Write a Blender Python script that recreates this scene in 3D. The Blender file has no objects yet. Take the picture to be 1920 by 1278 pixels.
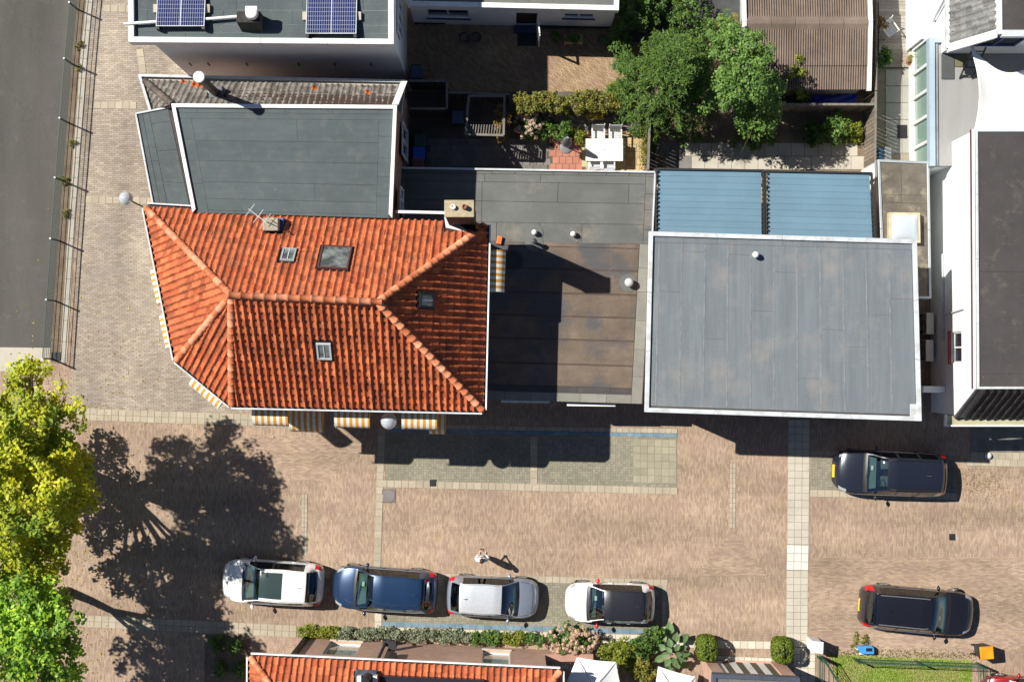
import bpy, math, random
import numpy as np
from mathutils import Vector, Matrix
random.seed(7); RNG = np.random.default_rng(7)
S = bpy.context.scene
COL = S.collection
# ------------------------------------------------------------------ camera
CAM_H, FPX, TILT = 58.0, 2610.0, 0.0193
cd = bpy.data.cameras.new('camera'); cam = bpy.data.objects.new('camera', cd); COL.objects.link(cam)
cam.location = (0, 0, CAM_H); cam.rotation_euler = (TILT, 0, 0)
cd.sensor_width = 36.0; cd.lens = 36.0*FPX/1920.0; cd.clip_end = 1000; cd.clip_start = 1.0
S.camera = cam
# ------------------------------------------------------------------ sky, sun, exposure
SUN_EL = math.radians(48.6); SUN_DX, SUN_DY = 0.915, -0.403
w = bpy.data.worlds.new('World'); S.world = w; w.use_nodes = True
wn = w.node_tree; bg = wn.nodes['Background']
sky = wn.nodes.new('ShaderNodeTexSky'); sky.sky_type = 'NISHITA'; sky.sun_disc = False
sky.sun_elevation = SUN_EL; sky.sun_rotation = math.atan2(-SUN_DX, -SUN_DY)
sky.air_density = 0.8; sky.dust_density = 0.1; sky.ozone_density = 1.5
wn.links.new(sky.outputs[0], bg.inputs[0]); bg.inputs[1].default_value = 0.05
sl = bpy.data.lights.new('sun', 'SUN'); sl.energy = 5.0; sl.angle = math.radians(0.5); sl.color = (1.0, 0.95, 0.86)
so = bpy.data.objects.new('sun', sl); COL.objects.link(so)
so.rotation_euler = Vector((SUN_DX*math.cos(SUN_EL), SUN_DY*math.cos(SUN_EL), -math.sin(SUN_EL))).to_track_quat('-Z', 'Y').to_euler()
so.location = (-20, 9, 60)
S.view_settings.view_transform = 'Standard'; S.view_settings.look = 'None'
S.view_settings.exposure = 0.62; S.view_settings.gamma = 1.0
S.render.engine = 'CYCLES'
# ------------------------------------------------------------------ survey: photograph pixel + height above ground -> place
_c, _s = math.cos(TILT), math.sin(TILT)
def P(px, py, h=0.0):
    dx = (px-960.0)/FPX; dy = -(py-639.0)/FPX
    y2 = dy*_c + _s; z2 = dy*_s - _c
    k = (CAM_H-h)/(-z2)
    return Vector((dx*k, y2*k, h))
def PX(px, py, h=0.0): return P(px, py, h).x
def PY(px, py, h=0.0): return P(px, py, h).y
def bil(c, s, t): return c[0].lerp(c[1], s).lerp(c[3].lerp(c[2], s), t)
# ------------------------------------------------------------------ mesh building
class MB:
    def __init__(self): self.v = []; self.f = []
    def add(self, vs, fs):
        n = len(self.v); self.v += [tuple(p) for p in vs]; self.f += [tuple(i+n for i in f) for f in fs]; return self
    def box(self, x0, y0, z0, x1, y1, z1):
        return self.hexa([(x0,y0,z0),(x1,y0,z0),(x1,y1,z0),(x0,y1,z0),(x0,y0,z1),(x1,y0,z1),(x1,y1,z1),(x0,y1,z1)])
    def hexa(self, vs): return self.add(vs, [(3,2,1,0),(4,5,6,7),(0,1,5,4),(1,2,6,5),(2,3,7,6),(3,0,4,7)])
    def prism(self, poly, z0, z1):
        poly = [(p[0], p[1]) for p in poly]
        a = sum(poly[i][0]*poly[(i+1)%len(poly)][1]-poly[(i+1)%len(poly)][0]*poly[i][1] for i in range(len(poly)))
        if a < 0: poly = poly[::-1]
        n = len(poly)
        return self.add([(x,y,z0) for x,y in poly]+[(x,y,z1) for x,y in poly],
            [tuple(range(n-1,-1,-1)), tuple(range(n,2*n))]+[(i,(i+1)%n,n+(i+1)%n,n+i) for i in range(n)])
    def slab(self, quad, th):                       # quad of 3D points, thickened downward
        q = [Vector(p) for p in quad]
        nn = (q[1]-q[0]).cross(q[3]-q[0]).normalized()
        if nn.z < 0: q = q[::-1]; nn = -nn
        return self.hexa([p-nn*th for p in q]+q)
    def bar(self, a, b, wx, wz, up=(0,0,1)):          # rectangular bar from a to b
        a, b = Vector(a), Vector(b); d = (b-a).normalized(); up = Vector(up)
        if abs(d.dot(up)) > 0.98: up = Vector((1,0,0))
        s = d.cross(up).normalized(); u = s.cross(d)
        s *= wx/2; u *= wz/2
        return self.hexa([a-s-u, a+s-u, b+s-u, b-s-u, a-s+u, a+s+u, b+s+u, b-s+u])
    def tube(self, pts, r, n=8, cap=True):
        pts = [Vector(p) for p in pts]; rr = r if isinstance(r, (list, tuple)) else [r]*len(pts)
        base = len(self.v); ref = None
        for i, p in enumerate(pts):
            d = (pts[min(i+1, len(pts)-1)]-pts[max(i-1, 0)]).normalized()
            up = Vector((0,0,1)) if abs(d.z) < 0.9 else Vector((1,0,0))
            if ref is not None: up = ref
            s = d.cross(up)
            if s.length < 1e-4: s = d.cross(Vector((0.3,1,0.2)))
            s.normalize(); u = s.cross(d); ref = u
            for k in range(n):
                a = 2*math.pi*k/n; self.v.append(tuple(p+(s*math.cos(a)+u*math.sin(a))*rr[i]))
        for i in range(len(pts)-1):
            for k in range(n):
                self.f.append((base+i*n+k, base+i*n+(k+1)%n, base+(i+1)*n+(k+1)%n, base+(i+1)*n+k))
        if cap:
            self.f.append(tuple(base+k for k in range(n-1,-1,-1))); m = base+(len(pts)-1)*n; self.f.append(tuple(m+k for k in range(n)))
        return self
    def lathe(self, c, prof, n=20):
        c = Vector(c); base = len(self.v)
        for r, z in prof:
            for k in range(n):
                a = 2*math.pi*k/n; self.v.append((c.x+r*math.cos(a), c.y+r*math.sin(a), c.z+z))
        for i in range(len(prof)-1):
            for k in range(n):
                self.f.append((base+i*n+k, base+i*n+(k+1)%n, base+(i+1)*n+(k+1)%n, base+(i+1)*n+k))
        self.f.append(tuple(base+k for k in range(n-1,-1,-1))); m = base+(len(prof)-1)*n; self.f.append(tuple(m+k for k in range(n)))
        return self
    def grid(self, fn, nu, nv):
        base = len(self.v)
        for j in range(nv+1):
            for i in range(nu+1): self.v.append(tuple(fn(i/nu, j/nv)))
        for j in range(nv):
            for i in range(nu):
                a = base+j*(nu+1)+i; self.f.append((a, a+1, a+nu+2, a+nu+1))
        return self
OFF = {}
def mesh(name, mb, mat, smooth=False):
    me = bpy.data.meshes.new(name); me.from_pydata(mb.v, [], mb.f); me.update()
    if mat: me.materials.append(mat)
    if smooth: me.polygons.foreach_set('use_smooth', [True]*len(me.polygons))
    return me
def obj(name, mb, mat, parent=None, smooth=False, bevel=0, local=False, kind=None):
    """one mesh object; vertices are given in world space (or in the thing's own space when local)"""
    off = OFF.get(parent, Vector((0,0,0))) if parent is not None else Vector((0,0,0))
    if off.length and not local: mb.v = [(x-off.x, y-off.y, z-off.z) for x,y,z in mb.v]
    o = bpy.data.objects.new(name, mesh(name, mb, mat, smooth)); COL.objects.link(o)
    if parent is not None: o.parent = parent; OFF[o] = off
    else: OFF[o] = Vector((0,0,0))
    if bevel:
        m = o.modifiers.new('bevel', 'BEVEL'); m.width = bevel; m.segments = 2; m.limit_method = 'ANGLE'
    if smooth and not bevel:
        try: o.data.set_sharp_from_angle(angle=math.radians(40))
        except Exception: pass
    if kind: o['kind'] = kind
    return o
def thing(name, label, cat, loc=(0,0,0), rz=0.0, group=None):
    o = bpy.data.objects.new(name, None); COL.objects.link(o); o.empty_display_size = 0.2
    o.location = loc; o.rotation_euler = (0,0,rz); OFF[o] = Vector(loc)
    return tag(o, label, cat, group)
def tag(o, label, cat, group=None):
    o['label'] = label; o['category'] = cat
    if group: o['group'] = group
    return o
def struct(name, mb, mat): return obj(name, mb, mat, kind='structure')
def inst(name, me, parent, loc, rot=None):            # a piece sharing mesh data
    o = bpy.data.objects.new(name, me); COL.objects.link(o); o.parent = parent
    l = Vector(loc)-OFF.get(parent, Vector((0,0,0)))
    if rot is None: o.location = l
    elif isinstance(rot, Matrix): o.matrix_local = Matrix.Translation(l) @ rot.to_4x4()
    else: o.location = l; o.rotation_euler = rot
    return o
def clone(root, loc, rz, label):
    r = root.copy(); COL.objects.link(r); r.location = loc; r.rotation_euler = (0,0,rz); r['label'] = label; OFF[r] = Vector(loc)
    for ch in list(root.children):
        c = ch.copy(); COL.objects.link(c); c.parent = r
        for g in list(ch.children):
            d = g.copy(); COL.objects.link(d); d.parent = c
    return r
# ------------------------------------------------------------------ materials
MATS = {}
class NT:
    def __init__(self, name):
        self.m = bpy.data.materials.new(name); self.m.use_nodes = True; self.t = self.m.node_tree
        self.b = self.t.nodes['Principled BSDF']; self.out = self.t.nodes['Material Output']
        self._pos = None
    def n(self, typ, **kw):
        nd = self.t.nodes.new('ShaderNode'+typ)
        for k, v in kw.items(): setattr(nd, k, v)
        return nd
    def l(self, a, b): self.t.links.new(a, b)
    def pos(self):
        if self._pos is None: self._pos = self.n('NewGeometry')
        return self._pos.outputs['Position']
    def noise(self, scale, detail=4, rough=0.6, vec=None, stretch=None):
        nz = self.n('TexNoise'); nz.inputs['Scale'].default_value = scale; nz.inputs['Detail'].default_value = detail; nz.inputs['Roughness'].default_value = rough
        v = vec or self.pos()
        if stretch:
            mp = self.n('Mapping'); mp.inputs['Scale'].default_value = stretch; self.l(v, mp.inputs[0]); v = mp.outputs[0]
        self.l(v, nz.inputs['Vector']); return nz.outputs['Fac']
    def ramp(self, fac, stops):
        r = self.n('ValToRGB'); e = r.color_ramp.elements
        while len(e) < len(stops): e.new(0.5)
        for k, (p, c) in enumerate(stops):
            e[k].position = p; e[k].color = (float(c),)*3+(1.0,) if isinstance(c, (int, float)) else tuple(c)[:3]+(1.0,)
        self.l(fac, r.inputs[0]); return r.outputs[0]
    def mix(self, fac, a, b, mode='MIX'):
        m = self.n('Mix', data_type='RGBA', blend_type=mode)
        for sock, v in ((m.inputs[0], fac), (m.inputs[6], a), (m.inputs[7], b)):
            if isinstance(v, (int, float)): sock.default_value = v if sock.type == 'VALUE' else (v,v,v,1)
            elif isinstance(v, (tuple, list)): sock.default_value = tuple(v)[:3]+(1,)
            else: self.l(v, sock)
        return m.outputs[2]
    def math(self, op, a, b=0.0):
        m = self.n('Math', operation=op)
        for sock, v in ((m.inputs[0], a), (m.inputs[1], b)):
            if isinstance(v, (int, float)): sock.default_value = v
            else: self.l(v, sock)
        return m.outputs[0]
    def rnd(self):                                     # one random number per object and per loose piece
        oi = self.n('ObjectInfo'); g = self._pos or self.n('NewGeometry'); self._pos = g
        return self.math('FRACT', self.math('ADD', oi.outputs['Random'], g.outputs['Random Per Island']))
    def bump(self, h, strength=0.3, dist=0.02):
        b = self.n('Bump'); b.inputs['Strength'].default_value = strength; b.inputs['Distance'].default_value = dist
        self.l(h, b.inputs['Height']); self.l(b.outputs[0], self.b.inputs['Normal'])
    def col(self, c):
        if isinstance(c, (tuple, list)): self.b.inputs['Base Color'].default_value = tuple(c)[:3]+(1,)
        else: self.l(c, self.b.inputs['Base Color'])
    def set(self, rough=0.7, metal=0.0, spec=0.5, **kw):
        self.b.inputs['Roughness'].default_value = rough; self.b.inputs['Metallic'].default_value = metal
        self.b.inputs['Specular IOR Level'].default_value = spec
        for k, v in kw.items(): self.b.inputs[k.replace('_', ' ')].default_value = v
def sc(c, k): return tuple(min(1.0, x*k) for x in c[:3])
def mat(name, c, rough=0.7, var=0.2, scale=2.0, fine=0.12, fscale=40.0, rnd=0.0, metal=0.0, spec=0.4, bump=0.0, dirt=None, dirt_amt=(0.55,0.75), dscale=1.2, stretch=None, specks=0.0, streak=None, **kw):
    if name in MATS: return MATS[name]
    t = NT(name); big = t.noise(scale, 5, 0.6, stretch=stretch)
    base = t.ramp(big, [(0.28, sc(c, 1-var)), (0.72, sc(c, 1+var))])
    fn = t.noise(fscale, 3, 0.7)
    if fine: base = t.mix(1.0, base, t.ramp(fn, [(0.3, 1.0-fine), (0.7, 1.0+fine)]), 'MULTIPLY')
    if rnd: base = t.mix(1.0, base, t.ramp(t.rnd(), [(0.0, 1.0-rnd), (1.0, 1.0+rnd)]), 'MULTIPLY')
    if dirt: base = t.mix(t.ramp(t.noise(dscale, 7, 0.65), [(dirt_amt[0], 0.0), (dirt_amt[1], 1.0)]), base, dirt)
    if streak: base = t.mix(1.0, base, t.ramp(t.noise(1.0, 5, 0.65, stretch=streak), [(0.3, 0.93), (0.7, 1.07)]), 'MULTIPLY')
    if specks: base = t.mix(t.ramp(t.noise(7.0, 2, 0.5), [(0.79, 0.0), (0.81, specks)]), base, (0.5,0.49,0.45))
    t.col(base); t.set(rough, metal, spec, **kw)
    if bump: t.bump(fn, bump, 0.02)
    MATS[name] = t.m; return t.m
def brick(name, c1, c2, mortar, bw, bh, ms=0.006, rot=0.0, off=0.5, patch=0.25, pscale=0.35, rough=0.85, tint=(0.2,0.13,0.12), wall=False, yell=None, lanes=None):
    if name in MATS: return MATS[name]
    t = NT(name); mp = t.n('Mapping'); mp.inputs['Rotation'].default_value = (math.radians(90) if wall else 0, 0, rot)
    t.l(t.pos(), mp.inputs[0])
    b = t.n('TexBrick'); b.offset = off; b.inputs['Scale'].default_value = 1.0
    for k, v in (('Color1', c1), ('Color2', c2), ('Mortar', mortar)): b.inputs[k].default_value = tuple(v)+(1,)
    b.inputs['Mortar Size'].default_value = ms; b.inputs['Brick Width'].default_value = bw; b.inputs['Row Height'].default_value = bh
    b.inputs['Mortar Smooth'].default_value = 0.3
    t.l(mp.outputs[0], b.inputs['Vector'])
    big = t.noise(pscale, 6, 0.65); mid = t.noise(2.3, 5, 0.7); fn = t.noise(30, 3, 0.7)
    fn2 = t.noise(1.0, 2, 0.6, vec=mp.outputs[0], stretch=(5, 15.0, 1.0))
    col = t.mix(1.0, b.outputs['Color'], t.ramp(big, [(0.3, 1-patch), (0.7, 1+patch)]), 'MULTIPLY')
    col = t.mix(1.0, col, t.ramp(mid, [(0.3, 0.9), (0.7, 1.08)]), 'MULTIPLY')
    col = t.mix(1.0, col, t.ramp(fn2, [(0.3, 0.94), (0.7, 1.06)]), 'MULTIPLY')
    if lanes:
        col = t.mix(1.0, col, t.ramp(t.noise(1.0, 4, 0.55, stretch=lanes), [(0.32, 0.8), (0.5, 1.0), (0.68, 1.17)]), 'MULTIPLY')
        col = t.mix(t.ramp(t.noise(0.9, 6, 0.6), [(0.7, 0.0), (0.78, 0.35)]), col, (0.09,0.075,0.065))
        col = t.mix(t.ramp(t.noise(2.6, 3, 0.5), [(0.735, 0.0), (0.77, 0.5)]), col, (0.07,0.06,0.055))
    col = t.mix(t.ramp(t.noise(0.5, 4, 0.6, stretch=(1,2.2,1)), [(0.5, 0.0), (0.75, 0.55)]), col, tint)
    if yell: col = t.mix(t.ramp(t.noise(0.8, 8, 0.7, stretch=(1.3,1,1)), [(0.57, 0.0), (0.75, 0.5)]), col, yell)
    t.col(col); t.set(rough, 0, 0.25)
    t.bump(t.mix(0.25, b.outputs['Fac'], fn), 0.35, -0.01)
    MATS[name] = t.m; return t.m
def paint(name, c, rough=0.25, metal=0.0, coat=1.0):
    if name in MATS: return MATS[name]
    t = NT(name); fn = t.noise(9, 4, 0.6)
    t.col(t.mix(1.0, c, t.ramp(fn, [(0.3, 0.93), (0.7, 1.05)]), 'MULTIPLY')); t.set(rough, metal, 0.5)
    t.b.inputs['Coat Weight'].default_value = coat; t.b.inputs['Coat Roughness'].default_value = 0.04
    MATS[name] = t.m; return t.m
def glass(name, tint, refl=0.06):
    if name in MATS: return MATS[name]
    t = NT(name); t.t.nodes.remove(t.b)
    tr = t.n('BsdfTransparent'); tr.inputs[0].default_value = tuple(tint)+(1,)
    gl = t.n('BsdfGlossy'); gl.inputs['Roughness'].default_value = 0.02; gl.inputs[0].default_value = (0.9,0.95,1,1)
    lw = t.n('LayerWeight'); lw.inputs[0].default_value = 0.25
    f = t.math('ADD', t.math('MULTIPLY', lw.outputs['Fresnel'], 0.7), refl)
    mx = t.n('MixShader'); t.l(f, mx.inputs[0]); t.l(tr.outputs[0], mx.inputs[1]); t.l(gl.outputs[0], mx.inputs[2]); t.l(mx.outputs[0], t.out.inputs[0])
    MATS[name] = t.m; return t.m
def leafm(name, stops, trans=0.35, pscale=0.5, pstops=None):
    """foliage: hue picked per leaf, drifting over the crown, a little light through the blade"""
    if name in MATS: return MATS[name]
    t = NT(name); r = t.ramp(t.rnd(), [(k/(len(stops)-1.0), c) for k, c in enumerate(stops)])
    if pstops: r = t.mix(t.ramp(t.noise(pscale, 3, 0.6), [(0.42, 0.0), (0.6, 0.85)]), r, t.ramp(t.rnd(), [(k/(len(pstops)-1.0), c) for k, c in enumerate(pstops)]))
    t.col(r); t.set(0.5, 0, 0.35)
    tl = t.n('BsdfTranslucent'); t.l(r, tl.inputs[0])
    mx = t.n('MixShader'); mx.inputs[0].default_value = trans
    t.l(t.b.outputs[0], mx.inputs[1]); t.l(tl.outputs[0], mx.inputs[2]); t.l(mx.outputs[0], t.out.inputs[0])
    MATS[name] = t.m; return t.m
WHITE = mat('white_paint', (0.72,0.72,0.7), 0.6, 0.06, 0.8, 0.04, 20, rnd=.04, dirt=(0.46,0.45,0.41), dirt_amt=(0.52,0.8), dscale=2.2)
TRIM = mat('trim_metal', (0.5,0.53,0.55), 0.5, 0.1, 1.5, 0.06, rnd=.06, dirt=(0.33,0.32,0.29), dirt_amt=(0.5,0.75), dscale=2.0)
ZINC = mat('zinc', (0.4,0.43,0.45), 0.45, 0.12, 1.5, metal=0.3)
DARKM = mat('dark_metal', (0.025,0.027,0.03), 0.5, 0.15)
BLACK = mat('black_plastic', (0.012,0.012,0.014), 0.45, 0.1)
RENDER_W = mat('white_render', (0.76,0.78,0.78), 0.9, 0.05, 0.7, 0.05, 60, bump=0.15)
FELT = mat('roof_felt', (0.075,0.095,0.1), 0.9, 0.16, 0.6, 0.28, 55, rnd=0.05, bump=0.3, dirt=(0.115,0.125,0.12), dirt_amt=(0.5,0.9), dscale=2.2, specks=.8, streak=(.5,7,1))
FELT_G = mat('roof_felt_grey', (0.14,0.16,0.175), 0.9, 0.12, 0.9, 0.24, 45, rnd=0.03, bump=0.3, stretch=(3.5,0.3,1), dirt=(0.235,0.215,0.2), dirt_amt=(0.5,0.8), dscale=0.7, specks=.5, streak=(11,.5,1))
FELT_B = mat('roof_felt_brown', (0.13,0.1,0.076), 0.9, 0.3, 0.9, 0.25, 45, rnd=0.08, bump=0.3, dirt=(0.078,0.076,0.08), dirt_amt=(0.44,0.56), dscale=0.55, specks=.8, streak=(.6,5,1))
FELT_A = mat('roof_felt_annex', (0.115,0.12,0.115), 0.9, 0.2, 0.5, 0.18, 50, rnd=0.04, bump=0.3, dirt=(0.19,0.175,0.15), dirt_amt=(0.54,0.7), dscale=0.6, specks=.8, streak=(.8,2,1))
FELT_D = mat('roof_felt_dark', (0.055,0.05,0.05), 0.85, 0.2, 0.6, 0.2, 45, rnd=0.05, bump=0.3, dirt=(0.12,0.105,0.09), dirt_amt=(0.55,0.8), dscale=2.0, specks=.6, streak=(2.5,.4,1))
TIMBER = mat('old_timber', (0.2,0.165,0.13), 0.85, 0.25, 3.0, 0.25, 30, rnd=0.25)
PANE = NT('window_pane'); PANE.col((0.02,0.025,0.03)); PANE.set(0.05, 0, 0.6); PANE = PANE.m
# ================================================================== the ground, paving, strips
BR_V = brick('clinker_upright', (0.27,0.19,0.138), (0.40,0.3,0.215), (0.2,0.155,0.12), 0.2, 0.058, 0.005, rot=math.radians(90), lanes=(0.11,0.75,1), patch=0.12, tint=(0.26,0.17,0.15), yell=(0.34,0.25,0.12))
BR_H = brick('clinker_lying', (0.26,0.215,0.17), (0.37,0.315,0.25), (0.15,0.13,0.11), 0.22, 0.085, 0.008, rot=math.radians(-2), lanes=(0.6,0.12,1), patch=0.14, tint=(0.22,0.19,0.18))
BR_G = brick('clinker_garden', (0.26,0.17,0.1), (0.4,0.28,0.17), (0.1,0.08,0.06), 0.2, 0.07, 0.008, rot=math.radians(45), patch=0.15)
SETT = brick('small_setts', (0.2,0.185,0.14), (0.27,0.25,0.19), (0.14,0.13,0.105), 0.105, 0.105, 0.006, off=0.0, patch=0.2, tint=(0.16,0.17,0.1))
SLAB_M = brick('garden_slab_joint', (0.1,0.085,0.07), (0.13,0.11,0.09), (0.07,0.06,0.05), 0.4, 0.4)
PAVER = mat('concrete_paver', (0.36,0.31,0.235), 0.85, 0.12, 1.5, 0.16, 35, rnd=0.10, bump=0.2, dirt=(0.3,0.27,0.2), dirt_amt=(0.5,0.8))
PAVER_W = mat('white_paver', (0.56,0.55,0.5), 0.85, 0.08, 1.5, 0.1, 35, rnd=0.06)
PAVER_P = mat('pale_paver', (0.5,0.46,0.38), 0.85, 0.1, 1.5, 0.14, 35, rnd=0.09, bump=0.2)
PAVER_Q = mat('crossing_paver', (0.43,0.4,0.33), 0.85, 0.1, 1.5, 0.12, 35, rnd=0.05, bump=0.2)
PAVER_B = mat('blue_paver', (0.13,0.215,0.28), 0.8, 0.18, 2.0, 0.16, 35, rnd=0.18, dirt=(0.27,0.29,0.27), dirt_amt=(0.52,0.75))
PAVER_S = mat('bay_slab', (0.28,0.26,0.19), 0.85, 0.15, 1.5, 0.14, 35, rnd=0.12)
PAVER_R = mat('red_slab', (0.38,0.16,0.11), 0.85, 0.12, 2.0, 0.1, 35, rnd=0.1)
PAVER_Y = mat('yellow_slab', (0.42,0.32,0.17), 0.85, 0.14, 2.0, 0.12, 35, rnd=0.14)
PAVER_G = mat('grey_slab', (0.17,0.16,0.15), 0.85, 0.14, 2.0, 0.12, 35, rnd=0.14)
JOINT = mat('sand_joint', (0.23,0.2,0.155), 0.95, 0.2)
def asphalt_mat():
    t = NT('asphalt'); base = t.ramp(t.noise(0.25, 6, 0.6, stretch=(1.8,0.4,1)), [(0.3, (0.062,0.06,0.054)), (0.7, (0.1,0.096,0.086))])
    base = t.mix(1.0, base, t.ramp(t.noise(50, 3, 0.7), [(0.3, 0.78), (0.7, 1.22)]), 'MULTIPLY')
    base = t.mix(t.ramp(t.noise(1.6, 7, 0.7), [(0.55, 0.0), (0.8, 0.45)]), base, (0.15,0.142,0.125))
    vo = t.n('TexVoronoi', feature='DISTANCE_TO_EDGE'); vo.inputs['Scale'].default_value = 0.28
    mp = t.n('VectorMath', operation='ADD'); nz = t.n('TexNoise'); nz.inputs['Scale'].default_value = 1.3; nz.inputs['Detail'].default_value = 6
    t.l(t.pos(), nz.inputs['Vector']); t.l(t.pos(), mp.inputs[0]); t.l(nz.outputs['Color'], mp.inputs[1]); t.l(mp.outputs[0], vo.inputs['Vector'])
    base = t.mix(t.ramp(vo.outputs['Distance'], [(0.0, 0.3), (0.005, 0.0)]), base, (0.03,0.027,0.025))
    t.col(base); t.set(0.9, 0, 0.3); t.bump(t.noise(60, 3, 0.7), 0.4, 0.01); MATS['asphalt'] = t.m; return t.m
ASPH = asphalt_mat()
SOIL = mat('dry_soil', (0.17,0.13,0.09), 0.95, 0.35, 1.5, 0.3, 30)
CONC = mat('concrete', (0.42,0.39,0.33), 0.9, 0.12, 1.0, 0.12, 40, dirt=(0.28,0.25,0.2))
GRASS = mat('lawn_green', (0.23,0.31,0.07), 0.9, 0.3, 0.9, 0.35, 35, dirt=(0.24,0.22,0.07), dirt_amt=(0.5,0.75), dscale=0.9, bump=0.6)
def sheet(name, pts, z, m):
    return struct(name, MB().add([(p.x, p.y, z) for p in pts], [tuple(range(len(pts)))] if sum(pts[i].x*pts[(i+1)%len(pts)].y-pts[(i+1)%len(pts)].x*pts[i].y for i in range(len(pts))) > 0 else [tuple(range(len(pts)-1,-1,-1))]), m)
sheet('ground', [Vector((-150,-150,0)), Vector((150,-150,0)), Vector((150,150,0)), Vector((-150,150,0))], 0.0, BR_V)
sheet('street_paving', [P(160,-300), P(520,-300), P(520,390), P(470,772), P(128,776), P(140,600)], 0.004, BR_H)
sheet('asphalt_yard', [P(-900,-400), P(168,-400), P(145,5), P(135,110), P(127,222), P(118,333), P(110,447), P(102,561), P(95,652), P(-900,640)], 0.008, ASPH)
sheet('concrete_apron', [P(-900,640), P(95,652), P(92,696), P(-900,690)], 0.008, CONC)
sheet('verge', [P(150,-300), P(190,-300), P(171,5), P(160,110), P(152,222), P(144,333), P(136,447), P(129,561), P(122,680), P(95,680), P(102,561), P(110,447), P(118,333), P(127,222), P(135,110), P(145,5)], 0.012, SOIL)
BR_H2 = brick('clinker_turned', (0.27,0.19,0.138), (0.40,0.3,0.215), (0.2,0.155,0.12), 0.2, 0.058, 0.005, rot=0.0, lanes=(0.11,0.75,1), patch=0.12, tint=(0.26,0.17,0.15), yell=(0.34,0.25,0.12))
sheet('brick_apron', [P(1519,1044), P(1990,1044), P(1990,1225), P(1519,1225)], 0.004, BR_H2)
sheet('brick_fan', [P(1373,992), P(1440,1080), P(1302,1080)], 0.004, BR_H2)
sheet('brick_patch', [P(420,812), P(700,824), P(600,905), P(440,880)], 0.004, BR_H2)
PV = {}
def paver_row(name, a, b, size, rows, m, z=0.02, jit=0.003, across=None):
    """a strip of pavers from a to b (world points on its centre line), rows wide; every paver its own piece"""
    a, b = Vector(a), Vector(b); d = b-a; L = d.length; d.normalize(); n = Vector((-d.y, d.x, 0))
    wz = across or size; cnt = max(1, round(L/size)); step = L/cnt; half = rows*wz/2
    st = struct(name, MB().add([a-n*half+Vector((0,0,.009)), b-n*half+Vector((0,0,.009)), b+n*half+Vector((0,0,.009)), a+n*half+Vector((0,0,.009))], [(0,1,2,3)]), JOINT)
    key = (m.name, round(step,3), wz)
    if key not in PV:
        e, g = step/2-0.006, wz/2-0.006
        q = MB().hexa([(-e,-g,-.03),(e,-g,-.03),(e,g,-.03),(-e,g,-.03),(-e+.004,-g+.004,0),(e-.004,-g+.004,0),(e-.004,g-.004,0),(-e+.004,g-.004,0)])
        PV[key] = mesh('paver', q, m)
    ang = math.atan2(d.y, d.x)
    for i in range(cnt):
        for r in range(rows):
            p = a+d*(step*(i+.5))+n*(wz*(r+.5)-half)
            inst('paver', PV[key], st, (p.x, p.y, z+random.uniform(-jit, jit)), (0,0,ang))
    return st
paver_row('paver_strip', P(176,197), P(256,198), 0.3, 1, PAVER)
paver_row('paver_strip', P(160,374), P(288,377), 0.3, 1, PAVER)
paver_row('paver_strip', P(193,16), P(250,17), 0.3, 1, PAVER)
paver_row('paver_strip', P(262,92), P(268,138), 0.3, 1, PAVER)
paver_row('paver_strip', P(-20,770), P(600,792), 0.3, 2, PAVER, across=0.25)
paver_row('paver_strip', P(150,1163), P(556,1183), 0.3, 2, PAVER, across=0.25)
paver_row('paver_strip', P(716,802), P(707,1064), 0.3, 1, PAVER)
paver_row('bay_border', P(712,906), P(1270,920), 0.3, 1, PAVER)
paver_row('bay_border', P(725,798), P(1270,808), 0.25, 1, PAVER, across=0.2)
paver_row('bay_blue_row', P(725,806), P(1270,816), 0.3, 1, PAVER_B, across=0.17)
paver_row('bay_divider', P(1001,818), P(1001,909), 0.3, 1, PAVER)
sheet('parking_bay', [P(723,811), P(1270,820), P(1270,914), P(723,900)], 0.004, SETT)
for k in range(6): paver_row('slab_row', P(1187,829+k*13.6), P(1268,831+k*13.6), 0.3, 1, PAVER_S, z=0.018)
sheet('parking_bay', [P(716,1076), P(1246,1088), P(1246,1184), P(716,1170)], 0.004, SETT)
paver_row('bay_border', P(820,1080), P(1252,1092), 0.3, 1, PAVER, across=0.27)
paver_row('bay_border', P(1246,1098), P(1245,1180), 0.3, 1, PAVER, across=0.2)
paver_row('bay_border', P(709,1148), P(709,1182), 0.3, 1, PAVER_P)
paver_row('bay_blue_row', P(717,1169), P(1250,1185), 0.3, 1, PAVER_B, across=0.2)
paver_row('bay_border', P(717,1179), P(1250,1195), 0.3, 1, PAVER_P, across=0.2)
paver_row('crossing_strip', P(1498,786), P(1496,1020), 0.3, 3, PAVER_Q)
paver_row('crossing_strip', P(1496,1021), P(1495,1068), 0.3, 3, PAVER_W)
paver_row('crossing_strip', P(1495,1069), P(1494,1212), 0.3, 3, PAVER_Q)
paver_row('garden_path', P(1508,1213), P(1508,1330), 0.3, 3, PAVER_P)
sheet('parking_bay', [P(1520,858), P(1790,862), P(1790,925), P(1520,921)], 0.004, SETT)
paver_row('bay_border', P(1519,924), P(1795,930), 0.3, 1, PAVER)
paver_row('bay_border', P(1519,849), P(1790,851), 0.3, 1, PAVER, across=0.2)
paver_row('sett_marking', P(571,926), P(570,1041), 0.2, 2, PAVER, across=0.12)
paver_row('sett_marking', P(1374,868), P(1373,989), 0.2, 2, PAVER, across=0.13)
paver_row('pavement_edge', P(1130,1204), P(1474,1209), 0.32, 1, PAVER_P)
paver_row('pavement_edge', P(1812,866), P(1990,869), 0.3, 1, PAVER)
for k in range(5): paver_row('pavement_row', P(1820,800+k*13.4), P(1990,802+k*13.4), 0.3, 1, PAVER_G if k < 4 else PAVER, z=0.018)
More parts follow.
